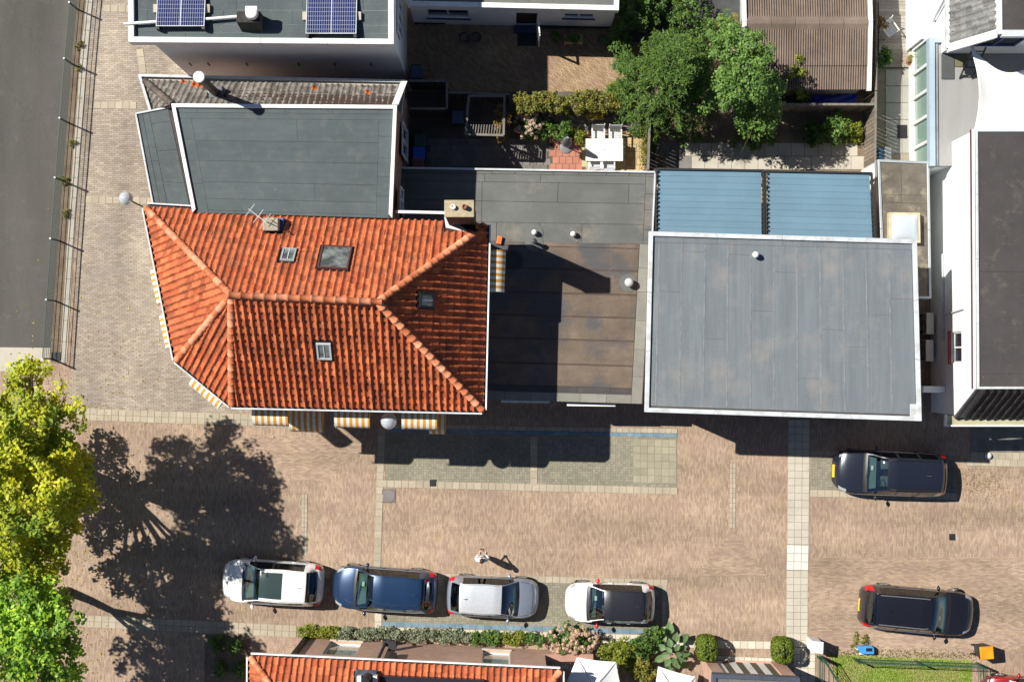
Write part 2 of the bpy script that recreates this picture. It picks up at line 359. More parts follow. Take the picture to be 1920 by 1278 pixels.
# concrete edging slabs along the verge
ED = [P(176,-80), P(168,5), P(157,110), P(149,222), P(141,333), P(133,447), P(126,561), P(119,680)]
for i in range(len(ED)-1): paver_row('verge_edging', ED[i], ED[i+1], 0.98, 1, CONC, across=0.3)
# garden floors behind the houses
sheet('back_patio', [P(764,40), P(1250,40), P(1250,172), P(764,172)], 0.006, BR_G)
sheet('yard_path', [P(1180,-60), P(1392,-60), P(1392,80), P(1180,80)], 0.009, mat('dark_slate', (0.05,0.052,0.055), .8, .3, 1.5))
sheet('garden_soil', [P(764,170), P(1250,170), P(1250,325), P(764,325)], 0.005, SLAB_M)
def slabs(name, x0, y0, x1, y1, nx, ny, m):
    for j in range(ny):
        sh = 0.5*(j % 2)*(x1-x0)/nx
        paver_row(name, P(x0+sh, y0+(j+.5)*(y1-y0)/ny), P(x1+sh, y0+(j+.5)*(y1-y0)/ny), (x1-x0)/nx/45., 1, m, z=0.03, across=(y1-y0)/ny/45.)
slabs('patio_slabs_red', 1030, 255, 1092, 320, 5, 5, PAVER_R)
slabs('patio_slabs_yellow', 1092, 245, 1206, 323, 9, 6, PAVER_Y)
slabs('patio_slabs_grey', 1040, 216, 1200, 244, 12, 2, PAVER_G)
slabs('patio_slabs_dark', 800, 260, 1026, 323, 17, 5, PAVER_G)
sheet('side_garden_soil', [P(1228,120), P(1640,120), P(1640,330), P(1228,330)], 0.010, SOIL)
slabs('garden_path_slabs', 1284, 268, 1608, 318, 13, 2, CONC)
slabs('garden_path_slabs', 1228, 268, 1283, 318, 2, 2, PAVER_G)
# terrace by the white house: pale slabs and a planked deck
sheet('terrace_base', [P(1640,-40), P(1745,-40), P(1745,330), P(1640,330)], 0.006, JOINT)
TERR = mat('terrace_slab', (0.3,0.3,0.27), 0.8, 0.1, 1.0, 0.08, rnd=0.06)
for k in range(5): paver_row('terrace_slabs', P(1660,146+k*31.5), P(1722,146+k*31.5), 0.7, 1, TERR, z=0.03, across=0.69)
deck = struct('timber_deck', MB().box(PX(1646,50), PY(1700,128), .02, PX(1734,50), PY(1700,-20), .06), DARKM)
DECKM = mat('deck_board', (0.3,0.27,0.23), 0.8, 0.15, 4.0, 0.2, 30, rnd=0.18, stretch=(1,8,1))
y = PY(1700,127)
while y < PY(1700,-20):
    obj('plank', MB().box(PX(1647,50), y, .06, PX(1733,50), y+.137, .085+random.uniform(-.002,.002)), DECKM, deck); y += .145
# lawn with a grass cover
sheet('lawn', [P(1556,1226), P(1822,1236), P(1822,1400), P(1600,1400)], 0.015, GRASS)
# manhole and gullies
def manhole():
    c = P(729,929); t = thing('manhole_cover', 'square dark iron manhole cover with round lid beside pale paver strip', 'manhole cover', c)
    obj('frame', MB().box(c.x-.29, c.y-.29, 0, c.x+.29, c.y+.29, .022), mat('iron', (0.14,0.125,0.12), 0.7, 0.15), t, bevel=.01)
    obj('lid', MB().lathe((c.x,c.y,.02), [(.25,0),(.25,.014),(.235,.016)], 28), mat('iron_lid', (0.17,0.15,0.15), 0.65, 0.12), t)
manhole()
def gully(px, py, wx, wy, label, rz=0):
    c = P(px, py); t = thing('drain_grate', label, 'drain', c, group='street drain grates')
    obj('frame', MB().box(c.x-wx/2, c.y-wy/2, .0, c.x+wx/2, c.y+wy/2, .026), BLACK, t)
    for k in range(6):
        x = c.x-wx/2+wx*(k+.5)/6; obj('bar', MB().box(x-.012, c.y-wy/2+.03, .026, x+.012, c.y+wy/2-.03, .034), DARKM, t)
gully(812, 905, .28, .28, 'dark slotted drain grate in the pale kerb row of the empty parking bay')
gully(1785, 1006, .24, .26, 'small drain grate in brick road near right photo edge')
gully(105, 668, .42, .36, 'drain grate at the lower end of the mesh fence')
# ================================================================== tiled roofs
def tilem(name, c, c2, dirt, dlo, dhi, lich=0.0):
    t = NT(name); r = t.rnd()
    base = t.ramp(r, [(0.0, sc(c,0.72)), (0.35, c), (0.75, c2), (1.0, sc(c2,1.12))])
    base = t.mix(1.0, base, t.ramp(t.noise(6,5,0.7), [(0.3,0.72),(0.7,1.22)]), 'MULTIPLY')
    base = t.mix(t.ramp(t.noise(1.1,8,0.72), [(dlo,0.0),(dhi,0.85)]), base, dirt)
    base = t.mix(t.ramp(t.noise(14,5,0.7), [(0.6,0.0),(0.72,0.6)]), base, sc(dirt,0.7))
    if lich: base = t.mix(t.ramp(t.noise(22,4,0.75), [(0.66,0.0),(0.74,lich)]), base, (0.62,0.5,0.42))
    t.col(base); t.set(0.75, 0, 0.3); t.bump(t.noise(35,4,0.7), 0.25, 0.01); return t.m
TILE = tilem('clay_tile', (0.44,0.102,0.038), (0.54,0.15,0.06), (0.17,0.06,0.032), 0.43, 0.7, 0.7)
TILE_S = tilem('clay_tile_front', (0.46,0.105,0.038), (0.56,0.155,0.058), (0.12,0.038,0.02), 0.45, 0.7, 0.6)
TILE_D = tilem('clay_tile_worn_shaded', (0.42,0.088,0.03), (0.52,0.125,0.045), (0.105,0.03,0.017), 0.42, 0.7, 0.4)  # east slope: wear, with the slope's shade also mixed into the darker clay
TILE_E = tilem('clay_tile_dirty_shaded', (0.28,0.058,0.024), (0.38,0.085,0.034), (0.06,0.02,0.014), 0.4, 0.66, 0.3)  # deeper brown holding both dirt and painted-in slope shade
TILE_GREY = tilem('old_grey_tile', (0.16,0.145,0.13), (0.25,0.225,0.2), (0.075,0.07,0.062), 0.45, 0.75, 0.3)
TILE_SLATE = tilem('slate_tile', (0.17,0.17,0.17), (0.21,0.21,0.205), (0.1,0.1,0.098), 0.5, 0.8, 0.2)
TILE_NEW = tilem('replaced_tile', (0.62,0.13,0.035), (0.68,0.16,0.045), (0.4,0.08,0.03), 0.6, 0.9)
TILE_BLK = tilem('black_tile', (0.022,0.022,0.024), (0.035,0.035,0.037), (0.014,0.014,0.015), 0.5, 0.8); 
RIDGE = tilem('ridge_clay', (0.56,0.165,0.068), (0.66,0.27,0.15), (0.26,0.1,0.055), 0.52, 0.8, 0.6)
RIDGE_D = tilem('ridge_dark', (0.1,0.08,0.07), (0.14,0.11,0.09), (0.05,0.045,0.04), 0.5, 0.8)
UNDER = mat('tile_underlay', (0.06,0.035,0.025), 0.95, 0.2)
TW, TG = 0.25, 0.335
def tprof(q, w, a):                                    # across one pantile: roll then pan
    return a*math.sin(math.pi*q/0.5) if q < 0.5 else -0.28*a*math.sin(math.pi*(q-0.5)/0.5)
def tile_mb(w, g, a, nu=8, nv=1):
    mb = MB(); L = g+0.03
    def fn(s, v): return (s*w, v*L-0.03, tprof(s, w, a)+0.035*(1-v))
    mb.grid(fn, nu, nv)
    b = len(mb.v)
    for i in range(nu+1): mb.v.append((i/nu*w, -0.03, tprof(i/nu, w, a)+0.035-0.022))
    for i in range(nu): mb.f.append((b+i, b+i+1, i+1, i))
    return mb
def inside(poly, x, y):
    r = False; n = len(poly); j = n-1
    for i in range(n):
        xi, yi = poly[i]; xj, yj = poly[j]
        if (yi > y) != (yj > y) and x < (xj-xi)*(y-yi)/(yj-yi)+xi: r = not r
        j = i
    return r
def tile_plane(eaveA, eaveB, top, poly3, w=TW, g=TG, a=0.056, holes=()):
    """pantiles on the plane through eave A-B and a top point; returns (axes, full tile origins, partly cut faces)"""
    O = Vector(eaveA); u = (Vector(eaveB)-O).normalized(); v = Vector(top)-O; v = (v-u*v.dot(u)).normalized(); n = u.cross(v)
    if n.z < 0: n = -n
    R = Matrix((u, v, n)).transposed()
    to2 = lambda p: ((Vector(p)-O).dot(u), (Vector(p)-O).dot(v))
    poly = [to2(p) for p in poly3]; hol = [[to2(p) for p in h] for h in holes]
    us = [p[0] for p in poly]; vs = [p[1] for p in poly]
    full, cut = [], MB(); base = tile_mb(w, g, a); fine = tile_mb(w, g, a, 8, 4)
    for j in range(0, int(max(vs)/g)+1):
        for i in range(int(min(us)/w)-1, int(max(us)/w)+1):
            x, y = i*w, j*g
            ok = lambda px, py: inside(poly, px, py) and not any(inside(h, px, py) for h in hol)
            cs = [ok(x+.02*w, y+.01), ok(x+.98*w, y+.01), ok(x+.98*w, y+g), ok(x+.02*w, y+g), ok(x+.5*w, y+.5*g)]
            jx, jy, jz, jr = random.gauss(0,.005), random.gauss(0,.008), random.gauss(0,.005), random.gauss(0,.014)
            if all(cs): full.append((O+u*(x+jx)+v*(y+jy)+n*jz, R @ Matrix.Rotation(jr, 3, 'Z')))
            elif any(cs):
                for f in fine.f:
                    pts = [fine.v[k] for k in f]; cx = sum(p[0] for p in pts)/len(pts)+x; cy = sum(p[1] for p in pts)/len(pts)+y
                    if ok(cx, max(cy, 0.001)):
                        cut.add([O+u*(p[0]+x)+v*(p[1]+y)+n*p[2] for p in pts], [tuple(range(len(pts)))])
    return dict(O=O, u=u, v=v, n=n, R=R, full=full, cut=cut, base=base)
def tile_roof(root, planes, single=300, name='roof_tile'):
    """planes: list of (plane dict, material); the highest tiles become pieces of their own, the rest one mesh per slope"""
    allt = sorted([(o.z, k, o, R) for k, (pl, m) in enumerate(planes) for o, R in pl['full']], key=lambda q: -q[0])
    mes = [mesh(name, pl['base'], m, True) for pl, m in planes]
    for q in mes: q.set_sharp_from_angle(angle=math.radians(40))
    for z, k, o, R in allt[:single]: inst(name, mes[k], root, o, R)
    for k, (pl, m) in enumerate(planes):
        mb = MB(); mb.add(pl['cut'].v, pl['cut'].f); bv = [Vector(p) for p in pl['base'].v]
        for z, kk, o, R in allt[single:]:
            if kk == k: mb.add([o+R @ p for p in bv], pl['base'].f)
        if mb.f:
            q = obj(name+'s', mb, m, root, smooth=True); q['kind'] = 'stuff'
def underlay(root, poly3, n):
    obj('roof_deck', MB().add([Vector(p)-n*0.03 for p in poly3], [tuple(range(len(poly3)))]), UNDER, root)
def ridge_run(root, a, b, m, step=0.36, r=0.125, lift=0.03, name='ridge_tile'):
    a, b = Vector(a), Vector(b); d = b-a; L = d.length; d.normalize(); cnt = max(1, round(L/step)); st = L/cnt
    mb = MB(); nn = 8
    for j, (t, rr) in enumerate(((0, r*1.08), (.07, r*1.1), (.075, r), (st*1.06, r*.93))):
        for i in range(nn+1):
            an = math.pi*i/nn; mb.v.append((t, rr*math.cos(an), rr*math.sin(an)*.95-.02))
    for j in range(3):
        for i in range(nn): q = j*(nn+1)+i; mb.f.append((q, q+1, q+nn+2, q+nn+1))
    me = mesh(name, mb, m, True)
    s = d.cross(Vector((0,0,1))).normalized(); up = s.cross(d); R = Matrix((d, -s, up)).transposed()
    for i in range(cnt):
        jr = Matrix.Rotation(random.gauss(0,.02), 3, 'Z')
        inst(name, me, root, a+d*(i*st)+Vector((0,0,lift+random.gauss(0,.004))), R @ jr)
def gutter(root, a, b, out, wd=0.14, rim=None, name='gutter', z=-0.06):
    """open box gutter along a-b, lying on the outer side"""
    a, b, out = Vector(a), Vector(b), Vector(out).normalized(); zz = Vector((0,0,1))
    mb = MB(); mb.bar(a+out*wd/2+zz*(z-.06), b+out*wd/2+zz*(z-.06), wd, .02); mb.bar(a+zz*z+out*.005, b+zz*z+out*.005, .02, .12)
    g = obj(name, mb, DARKM, root)
    obj('gutter_rim', MB().bar(a+out*wd+zz*(z+.02), b+out*wd+zz*(z+.02), .055, .15), rim or TRIM, g)
    return g
def outward(a, b, c):
    d = (Vector(b)-Vector(a)); n = Vector((d.y, -d.x, 0)).normalized()
    return n if n.dot(Vector(a)-Vector(c)) > 0 else -n
def roof_window(root, pl, px, py, wd, ht, frame, bars=1, opened=0.0, lift=0.1):
    """a framed roof light lying on plane pl at the place seen at pixel px,py"""
    O, u, v, n = pl['O'], pl['u'], pl['v'], pl['n']
    c0 = Vector(cam.location); d = (P(px, py, 0)-c0).normalized(); t = (O-c0).dot(n)/d.dot(n); c = c0+d*t
    q = lambda x, y, z: c+u*x+v*y+n*z
    hx, hy = wd/2, ht/2
    def bx(x0, y0, z0, x1, y1, z1):
        return MB().hexa([q(x0,y0,z0),q(x1,y0,z0),q(x1,y1,z0),q(x0,y1,z0),q(x0,y0,z1),q(x1,y0,z1),q(x1,y1,z1),q(x0,y1,z1)])
    f = obj('roof_window', bx(-hx-.06,-hy-.06,-.02,hx+.06,hy+.06,lift-.03), BLACK, root)
    th = .06
    for x0, y0, x1, y1 in ((-hx,-hy,hx,-hy+th), (-hx,hy-th,hx,hy), (-hx,-hy+th,-hx+th,hy-th), (hx-th,-hy+th,hx,hy-th)):
        obj('window_frame', bx(x0,y0,lift-.03,x1,y1,lift+.03), frame, f)
    obj('pane', bx(-hx+th,-hy+th,lift-.03,hx-th,hy-th,lift), SKYPANE, f)
    for k in range(bars):
        x = -hx+wd*(k+1)/(bars+1); obj('glazing_bar', bx(x-.015,-hy+th,lift,x+.015,hy-th,lift+.02), TRIM, f)
    hole = [q(-hx-.08,-hy-.08,0), q(hx+.08,-hy-.08,0), q(hx+.08,hy+.08,0), q(-hx-.08,hy+.08,0)]
    return hole
SKYPANE = NT('roof_light_glass'); SKYPANE.col(SKYPANE.mix(SKYPANE.ramp(SKYPANE.noise(2.5,4,0.6), [(0.4,0.0),(0.7,1.0)]), (0.06,0.07,0.07), (0.24,0.27,0.26))); SKYPANE.set(0.06, 0, 0.7); SKYPANE = SKYPANE.m
BRICK_W = brick('wall_brick', (0.28,0.15,0.11), (0.36,0.21,0.155), (0.26,0.23,0.2), 0.22, 0.065, 0.01, wall=True, patch=0.1, tint=(0.3,0.18,0.14))
BRICK_DK = brick('chimney_brick', (0.045,0.03,0.028), (0.09,0.055,0.045), (0.035,0.03,0.03), 0.22, 0.065, 0.01, wall=True, patch=0.15)
CREAM = mat('cream_render', (0.6,0.55,0.45), 0.9, 0.06)
# ------------------------------------------------------------------ the corner house with the orange roof
HE, HR = 6.2, 9.9
NW, NE = P(274,390,HE), P(912,421,HE); SE, SW = P(904,768,HE), P(434,758,HE); WS = P(331,674,HE)
RW, RE = P(433,553,HR), P(707,566,HR)
house = thing('corner_house', 'corner house with a hipped orange clay pantile roof and striped awnings', 'house', (RW.x, RW.y, 0))
cen = (NW+SE)/2
def lerp(a, b, t): return Vector(a).lerp(Vector(b), t)
RM = (RW+RE)/2
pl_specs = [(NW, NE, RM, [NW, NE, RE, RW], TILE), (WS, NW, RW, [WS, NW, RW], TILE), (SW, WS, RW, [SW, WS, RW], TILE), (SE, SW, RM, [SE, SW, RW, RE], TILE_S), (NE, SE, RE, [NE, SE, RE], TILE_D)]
wins = {0: [(541,481,.5,.72,ZINC,1), (628,486,1.1,1.35,mat('brown_frame', (0.1,0.035,0.03), 0.5),0)], 3: [(608,655,.52,.78,TRIM,1)], 4: [(797,563,.5,.66,BLACK,1)]}
planes = []
for k, (a, b, top, poly, m) in enumerate(pl_specs):
    pl = tile_plane(a, b, top, [a, a, b])          # axes only
    holes = [roof_window(house, pl, *wspec) for wspec in wins.get(k, [])]
    if k == 0:                                     # room for the two stacks standing in this slope
        for hx0, hy0, hx1, hy1 in ((497,412,531,440), (832,398,892,434)):
            c0 = Vector(cam.location); hh = []
            for px, py in ((hx0,hy0),(hx1,hy0),(hx1,hy1),(hx0,hy1)):
                d = (P(px,py,0)-c0).normalized(); hh.append(c0+d*((pl['O']-c0).dot(pl['n'])/d.dot(pl['n'])))
            holes.append(hh)
    # tiles are laid from one end of the eave to the other, up to the hips
    mid = (Vector(a)+Vector(b))/2
    pl = tile_plane(a, b, top, poly, holes=holes)
    underlay(house, poly, pl['n']); planes.append((pl, m))
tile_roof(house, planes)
for a, b, m in ((NW, RW, RIDGE), (WS, RW, RIDGE), (SW, RW, RIDGE), (lerp(NE,RE,.13), RE, RIDGE), (SE, RE, RIDGE)): ridge_run(house, a, b, m)
ridge_run(house, RW+Vector((-.1,0,0)), RE+Vector((.15,0,0)), RIDGE, step=0.4, lift=0.05)
for a, b, rm in ((NW, WS, TRIM), (WS, SW, TRIM), (SW, SE, TRIM), (SE, NE, WHITE), (P(276,388,HE), P(360,393,HE), TRIM)): gutter(house, a, b, outward(a, b, cen), rim=rm)
# walls stand in from the eaves, with windows behind the awnings
ins = [cen.lerp(p, 0.935) for p in (NW, NE, SE, SW, WS)]
obj('wall', MB().prism(ins, 0, HE-.15), CREAM, house)
obj('soffit', MB().prism([NW, NE, SE, SW, WS], HE-.2, HE-.14), WHITE, house)
obj('north_gutter_board', MB().bar(P(742,397,HE), P(836,399,HE), .1, .12), WHITE, house)
# chimney by the east slope
cz = 9.4
c1 = P(861,391,cz); hx, hy = .49, .27
ch = obj('chimney', MB().box(c1.x-hx, c1.y-hy, 5.6, c1.x+hx, c1.y+hy, cz-.12), BRICK_DK, house)
obj('chimney_cap', MB().box(c1.x-hx-.03, c1.y-hy-.03, cz-.12, c1.x+hx+.03, c1.y+hy+.03, cz), mat('chimney_cap', (0.36,0.3,0.2), 0.9, 0.2, 6, 0.2), ch, bevel=.015)
for dx, m, h in ((-.21, WHITE, .14), (.19, mat('clay_pot', (0.25,0.1,0.06), 0.8), .22)):
    obj('chimney_pot', MB().lathe((c1.x+dx, c1.y+.05, cz), [(.1,0),(.085,h),(.06,h),(.06,h-.05)], 16), m, ch, smooth=True)
for k in range(9): obj('cap_brick', MB().box(c1.x-hx+.02+k*.108, c1.y-hy-.045, cz-.07, c1.x-hx+.09+k*.108, c1.y-hy-.028, cz+.012), BLACK, ch)
fl = planes[0][0]
def on_plane(pl, px, py, lift=0.0):
    c0 = Vector(cam.location); d = (P(px,py,0)-c0).normalized(); return c0+d*((pl['O']-c0).dot(pl['n'])/d.dot(pl['n']))+pl['n']*lift
obj('lead_flashing', MB().slab([on_plane(fl,832,402,.06), on_plane(fl,838,404,.06), on_plane(fl,878,437,.06), on_plane(fl,836,428,.06)], .03), WHITE, house)
# small stack with the aerial
c2 = on_plane(fl, 512, 424); 
st = obj('stack', MB().box(c2.x-.28, c2.y-.22, c2.z-.5, c2.x+.28, c2.y+.26, c2.z+.55), mat('stack_render', (0.3,0.28,0.22), 0.9, 0.35, 5, 0.3), house, bevel=.03)
obj('flashing', MB().box(c2.x-.32, c2.y-.34, c2.z-.3, c2.x+.32, c2.y-.22, c2.z-.06), WHITE, st)
obj('flashing', MB().box(c2.x+.29, c2.y-.2, c2.z-.3, c2.x+.4, c2.y+.3, c2.z+.18), mat('blue_sheet', (0.05,0.12,0.32), 0.5), st)
an = thing('tv_antenna', 'thin white aerial with cross rods on the small roof stack', 'antenna', (c2.x, c2.y, c2.z+.5))
mt = Vector((c2.x-.15, c2.y+.1, c2.z+.5)); tp = mt+Vector((0,0,.9))
obj('mast', MB().tube([mt, tp], .018, 6), TRIM, an)
ax = Vector((-.55,.42,0)).normalized(); cr = Vector((ax.y, -ax.x, 0))
obj('boom', MB().tube([tp-ax*.2, tp+ax*.62], .014, 6), TRIM, an)
for q, ln in ((-.12,.34), (.18,.3), (.55,.27)): obj('rod', MB().tube([tp+ax*q-cr*ln, tp+ax*q+cr*ln], .012, 6), TRIM, an)
# ------------------------------------------------------------------ striped awnings
def stripe(name, dirv, wd=0.115):
    t = NT(name); tc = t.n('TexCoord'); sx = t.n('SeparateXYZ'); t.l(tc.outputs['Object'], sx.inputs[0])
    s = t.math('GREATER_THAN', t.math('FRACT', t.math('DIVIDE', sx.outputs[0], wd*2)), 0.5)
    c = t.mix(s, (0.72,0.68,0.57), (0.58,0.28,0.06)); c = t.mix(1.0, c, t.ramp(t.noise(8,4,.6), [(0.3,0.85),(0.7,1.1)]), 'MULTIPLY')
    t.col(c); t.set(0.85, 0, 0.2); return t.m
STR = stripe('awning_stripe', 0)
def awning(a, b, z, proj, drop, label):
    """drop-arm awning: a curved striped hood from a to b along the wall (outward on the right of a->b)"""
    a, b = Vector(a), Vector(b); d = b-a; L = d.length; d.normalize(); o = Vector((d.y, -d.x, 0))
    t = thing('awning', label, 'awning', (a.x, a.y, z), math.atan2(d.y, d.x), 'striped awnings on the corner house')
    pr = [(0, 0)]+[(proj*(1-math.cos(q))*.0+proj*math.sin(q), -drop*(1-math.cos(q))) for q in [k*math.pi/16 for k in range(1, 9)]]
    mb = MB(); n = len(pr); seg = 10
    for i in range(seg+1):
        x = L*i/seg
        for p, q in pr: mb.v.append((x, -p-.02, q))
    for i in range(seg):
        for k in range(n-1): j = i*n+k; mb.f.append((j, j+1, j+n+1, j+n))
    hood = obj('hood', mb, STR, t, smooth=True, local=True)
    for x in (0, L): obj('side', MB().add([(x, -.02, 0)]+[(x, -p-.02, q) for p, q in pr]+[(x, -.02, -drop)], [tuple(range(n+2))]), STR, t, local=True)
    mv = MB(); mv.bar((0,-proj-.02,-drop-.01), (L,-proj-.02,-drop-.01), .016, .016)
    obj('frame_rail', mv, WHITE, t, local=True)
    obj('valance', MB().box(0, -proj-.036, -drop-.16, L, -proj-.03, -drop-.02), STR, t, local=True)
def aw_px(p0, p1, z, proj, drop, label):
    awning(P(p0[0], p0[1], z-drop*.5), P(p1[0], p1[1], z-drop*.5), z, proj, drop, label)
aw_px((474,762), (541,764), 5.5, .68, .42, 'leftmost striped awning along the lower eave, over the house front')
aw_px((544,762), (606,764), 3.6, .95, .55, 'shaded striped awning second from the left under the lower eave')
aw_px((628,764), (694,766), 5.5, .72, .42, 'striped awning under the lower eave just left of the globe lamp')
aw_px((754,767), (820,769), 5.5, .72, .42, 'striped awning under the lower eave just right of the globe lamp')
aw_px((806,771), (836,772), 3.9, .85, .5, 'rightmost low striped awning half hidden behind its taller neighbour')
aw_px((318,588), (331,648), 5.2, .45, .5, 'striped awning on the left wall nearest the bottom corner')
aw_px((301,503), (315,566), 5.2, .45, .5, 'upper striped awning on the left wall facing the narrow street')
aw_px((369,701), (424,747), 5.3, .5, .42, 'striped awning on the slanting corner wall')
aw_px((913,546), (916,468), 6.0, .62, .42, 'striped awning over the low dark roof on the right side')
# ------------------------------------------------------------------ globe lamps on wall brackets
GLOBE = NT('opal_globe'); GLOBE.col((0.5,0.54,0.58)); GLOBE.set(0.06, 0.25, 0.8); GLOBE.b.inputs['Coat Weight'].default_value = .8; GLOBE = GLOBE.m
def lamp(px, py, h, r, wallp, label):
    c = P(px, py, h); wp = Vector(wallp)
    t = thing('globe_lamp', label, 'lamp', (wp.x, wp.y, h-.4), group='globe lamps on the corner house')
    obj('globe', MB().lathe(c, [(max(.004, r*math.sin(math.pi*k/14)), -r*math.cos(math.pi*k/14)) for k in range(15)], 28), GLOBE, t, smooth=True)
    obj('arm', MB().tube([wp, lerp(wp, c, .5)+Vector((0,0,-.12)), c+Vector((0,0,-r*.95))], .03, 8), TIMBER, t, smooth=True)
    obj('bracket', MB().box(wp.x-.07, wp.y-.07, wp.z-.2, wp.x+.07, wp.y+.07, wp.z+.2), DARKM, t)
    obj('collar', MB().lathe((c.x, c.y, c.z-r*1.02), [(.09,-.05),(.1,.02),(.09,.06)], 16), DARKM, t)
lamp(236, 372, 4.6, .27, (ins[0].x, ins[0].y, 4.1), 'white globe lamp on a bracket over the narrow street at the upper left house corner')
lamp(729, 789, 5.2, .31, lerp(ins[2], ins[3], .36)+Vector((0,0,-HE+4.5)), 'shiny white globe lamp on a bracket between awnings at the house front')
# ================================================================== flat-roofed neighbours
def wall_holes(a, b, z0, z1, th, openings):
    """straight wall from a to b (outer face on the right of a->b), openings = (s0,s1,z0,z1) in metres along it"""
    a, b = Vector(a), Vector(b); d = b-a; L = d.length; d.normalize(); o = Vector((d.y,-d.x,0))
    ss = sorted({0.0, L, *[q for w_ in openings for q in w_[:2]]}); zs = sorted({z0, z1, *[q for w_ in openings for q in w_[2:4]]})
    mb = MB()
    for i in range(len(ss)-1):
        for j in range(len(zs)-1):
            cs, cz_ = (ss[i]+ss[i+1])/2, (zs[j]+zs[j+1])/2
            if any(w_[0] < cs < w_[1] and w_[2] < cz_ < w_[3] for w_ in openings): continue
            p, q = a+d*ss[i], a+d*ss[i+1]; pi, qi = p-o*th, q-o*th
            mb.hexa([(p.x,p.y,zs[j]),(q.x,q.y,zs[j]),(qi.x,qi.y,zs[j]),(pi.x,pi.y,zs[j]),(p.x,p.y,zs[j+1]),(q.x,q.y,zs[j+1]),(qi.x,qi.y,zs[j+1]),(pi.x,pi.y,zs[j+1])])
    return mb
def window_in(root, a, b, s0, s1, z0, z1, rec=0.1, frame=WHITE, mull=1, pane=None, sill=None, name='window', th=0.06):
    """framed window set back rec behind the outer face of wall a->b"""
    a, b = Vector(a), Vector(b); d = (b-a).normalized(); o = Vector((d.y,-d.x,0))
    def bx(x0, x1, y0, y1, za, zb):
        q = lambda x, y, z: a+d*x+o*y+Vector((0,0,z))
        return MB().hexa([q(x0,y0,za),q(x1,y0,za),q(x1,y1,za),q(x0,y1,za),q(x0,y0,zb),q(x1,y0,zb),q(x1,y1,zb),q(x0,y1,zb)])
    w_ = obj(name, bx(s0, s1, -rec-.05, -rec-.03, z0, z1), pane or PANE, root)
    for q in ((s0,s1,z0,z0+th), (s0,s1,z1-th,z1), (s0,s0+th,z0+th,z1-th), (s1-th,s1,z0+th,z1-th)): obj('window_frame', bx(q[0],q[1],-rec-.03,-rec+.03,q[2],q[3]), frame, w_)
    for k in range(mull):
        x = s0+(s1-s0)*(k+1)/(mull+1); obj('mullion', bx(x-th/2, x+th/2, -rec-.03, -rec+.02, z0+th, z1-th), frame, w_)
    if sill: obj('sill', bx(s0-.05, s1+.05, -rec+.03, .06, z0-.07, z0-.003), sill, w_)
    return w_
def caps(root, corners, h, cw, ch, m, sides=(0,1,2,3), name='parapet_cap', low=0.12):
    """white edge trim round a flat roof: one mitred length per side"""
    n = len(corners); cen_ = sum(corners, Vector((0,0,0)))/n; inner = []
    for i in range(n):
        p0, p1, p2 = corners[i-1], corners[i], corners[(i+1) % n]
        n1, n2 = -outward(p0, p1, cen_), -outward(p1, p2, cen_); bis = (n1+n2).normalized(); inner.append(p1+bis*(cw/max(.3, bis.dot(n1))))
    for i in sides:
        a, b, c, d = corners[i], corners[(i+1) % n], inner[(i+1) % n], inner[i]
        k = max(1, round((b-a).length/2.4))
        for j in range(k):
            e = .004/(b-a).length; t0, t1 = j/k+(e if j else 0), (j+1)/k-(e if j < k-1 else 0); dz = random.uniform(-.004,.004); qs = (a.lerp(b,t0), a.lerp(b,t1), d.lerp(c,t1), d.lerp(c,t0))
            obj(name, MB().hexa([(q.x,q.y,h-low) for q in qs]+[(q.x,q.y,h+ch+dz) for q in qs]), m, root, bevel=.012)
    return inner
def felt(root, corners, h, rects, m, th=0.012, gap=0.012):
    """roofing sheets laid as separate pieces; rects in unit roof coordinates"""
    c = [Vector((p.x,p.y,h)) for p in corners]; Lx = (c[1]-c[0]).length; Ly = (c[3]-c[0]).length
    for s0, t0, s1, t1 in rects:
        gx, gy = gap/Lx/2, gap/Ly/2; z = th+random.uniform(0,.006)
        q = [bil(c, s0+gx, t0+gy), bil(c, s1-gx, t0+gy), bil(c, s1-gx, t1-gy), bil(c, s0+gx, t1-gy)]
        obj('felt_sheet', MB().prism(q, h, h+z) if False else MB().hexa([(p.x,p.y,h) for p in q[::1]]+[(p.x,p.y,h+z) for p in q]), m, root)
def rows(ts, cuts=(), s0=0.0, s1=1.0):
    out = []
    for k in range(len(ts)-1):
        xs = sorted([s0, s1]+[c for c in (cuts[k] if k < len(cuts) else ())])
        for i in range(len(xs)-1): out.append((xs[i], ts[k], xs[i+1], ts[k+1]))
    return out
def cols(ss, cuts=()):
    out = []
    for k in range(len(ss)-1):
        ts = sorted([0.0, 1.0]+list(cuts[k] if k < len(cuts) else ()))
        for i in range(len(ts)-1): out.append((ss[k], ts[i], ss[k+1], ts[i+1]))
    return out
def flat(name, label, cat, px4, h, wallm, capm, cw=.2, ch=.12, inset=.12, deckm=DARKM, wall=True, sides=(0,1,2,3)):
    c = [P(x, y, h) for x, y in px4]; ce = sum(c, Vector((0,0,0)))/4
    t = thing(name, label, cat, (ce.x, ce.y, 0))
    ins_ = []
    for i in range(4):
        n1, n2 = -outward(c[i-1], c[i], ce), -outward(c[i], c[(i+1) % 4], ce); ins_.append(c[i]+(n1+n2)*inset)
    if wall: obj('wall', MB().prism(ins_, 0, h-.1), wallm, t)
    obj('roof_deck', MB().prism(c, h-.13, h-.02), FELT_D, t)
    inner = caps(t, c, h, cw, ch, capm, sides, low=.019)
    obj('fascia', MB().prism(c, h-.45, h-.131), capm, t) if inset < .3 else None
    return t, c, inner, ins_
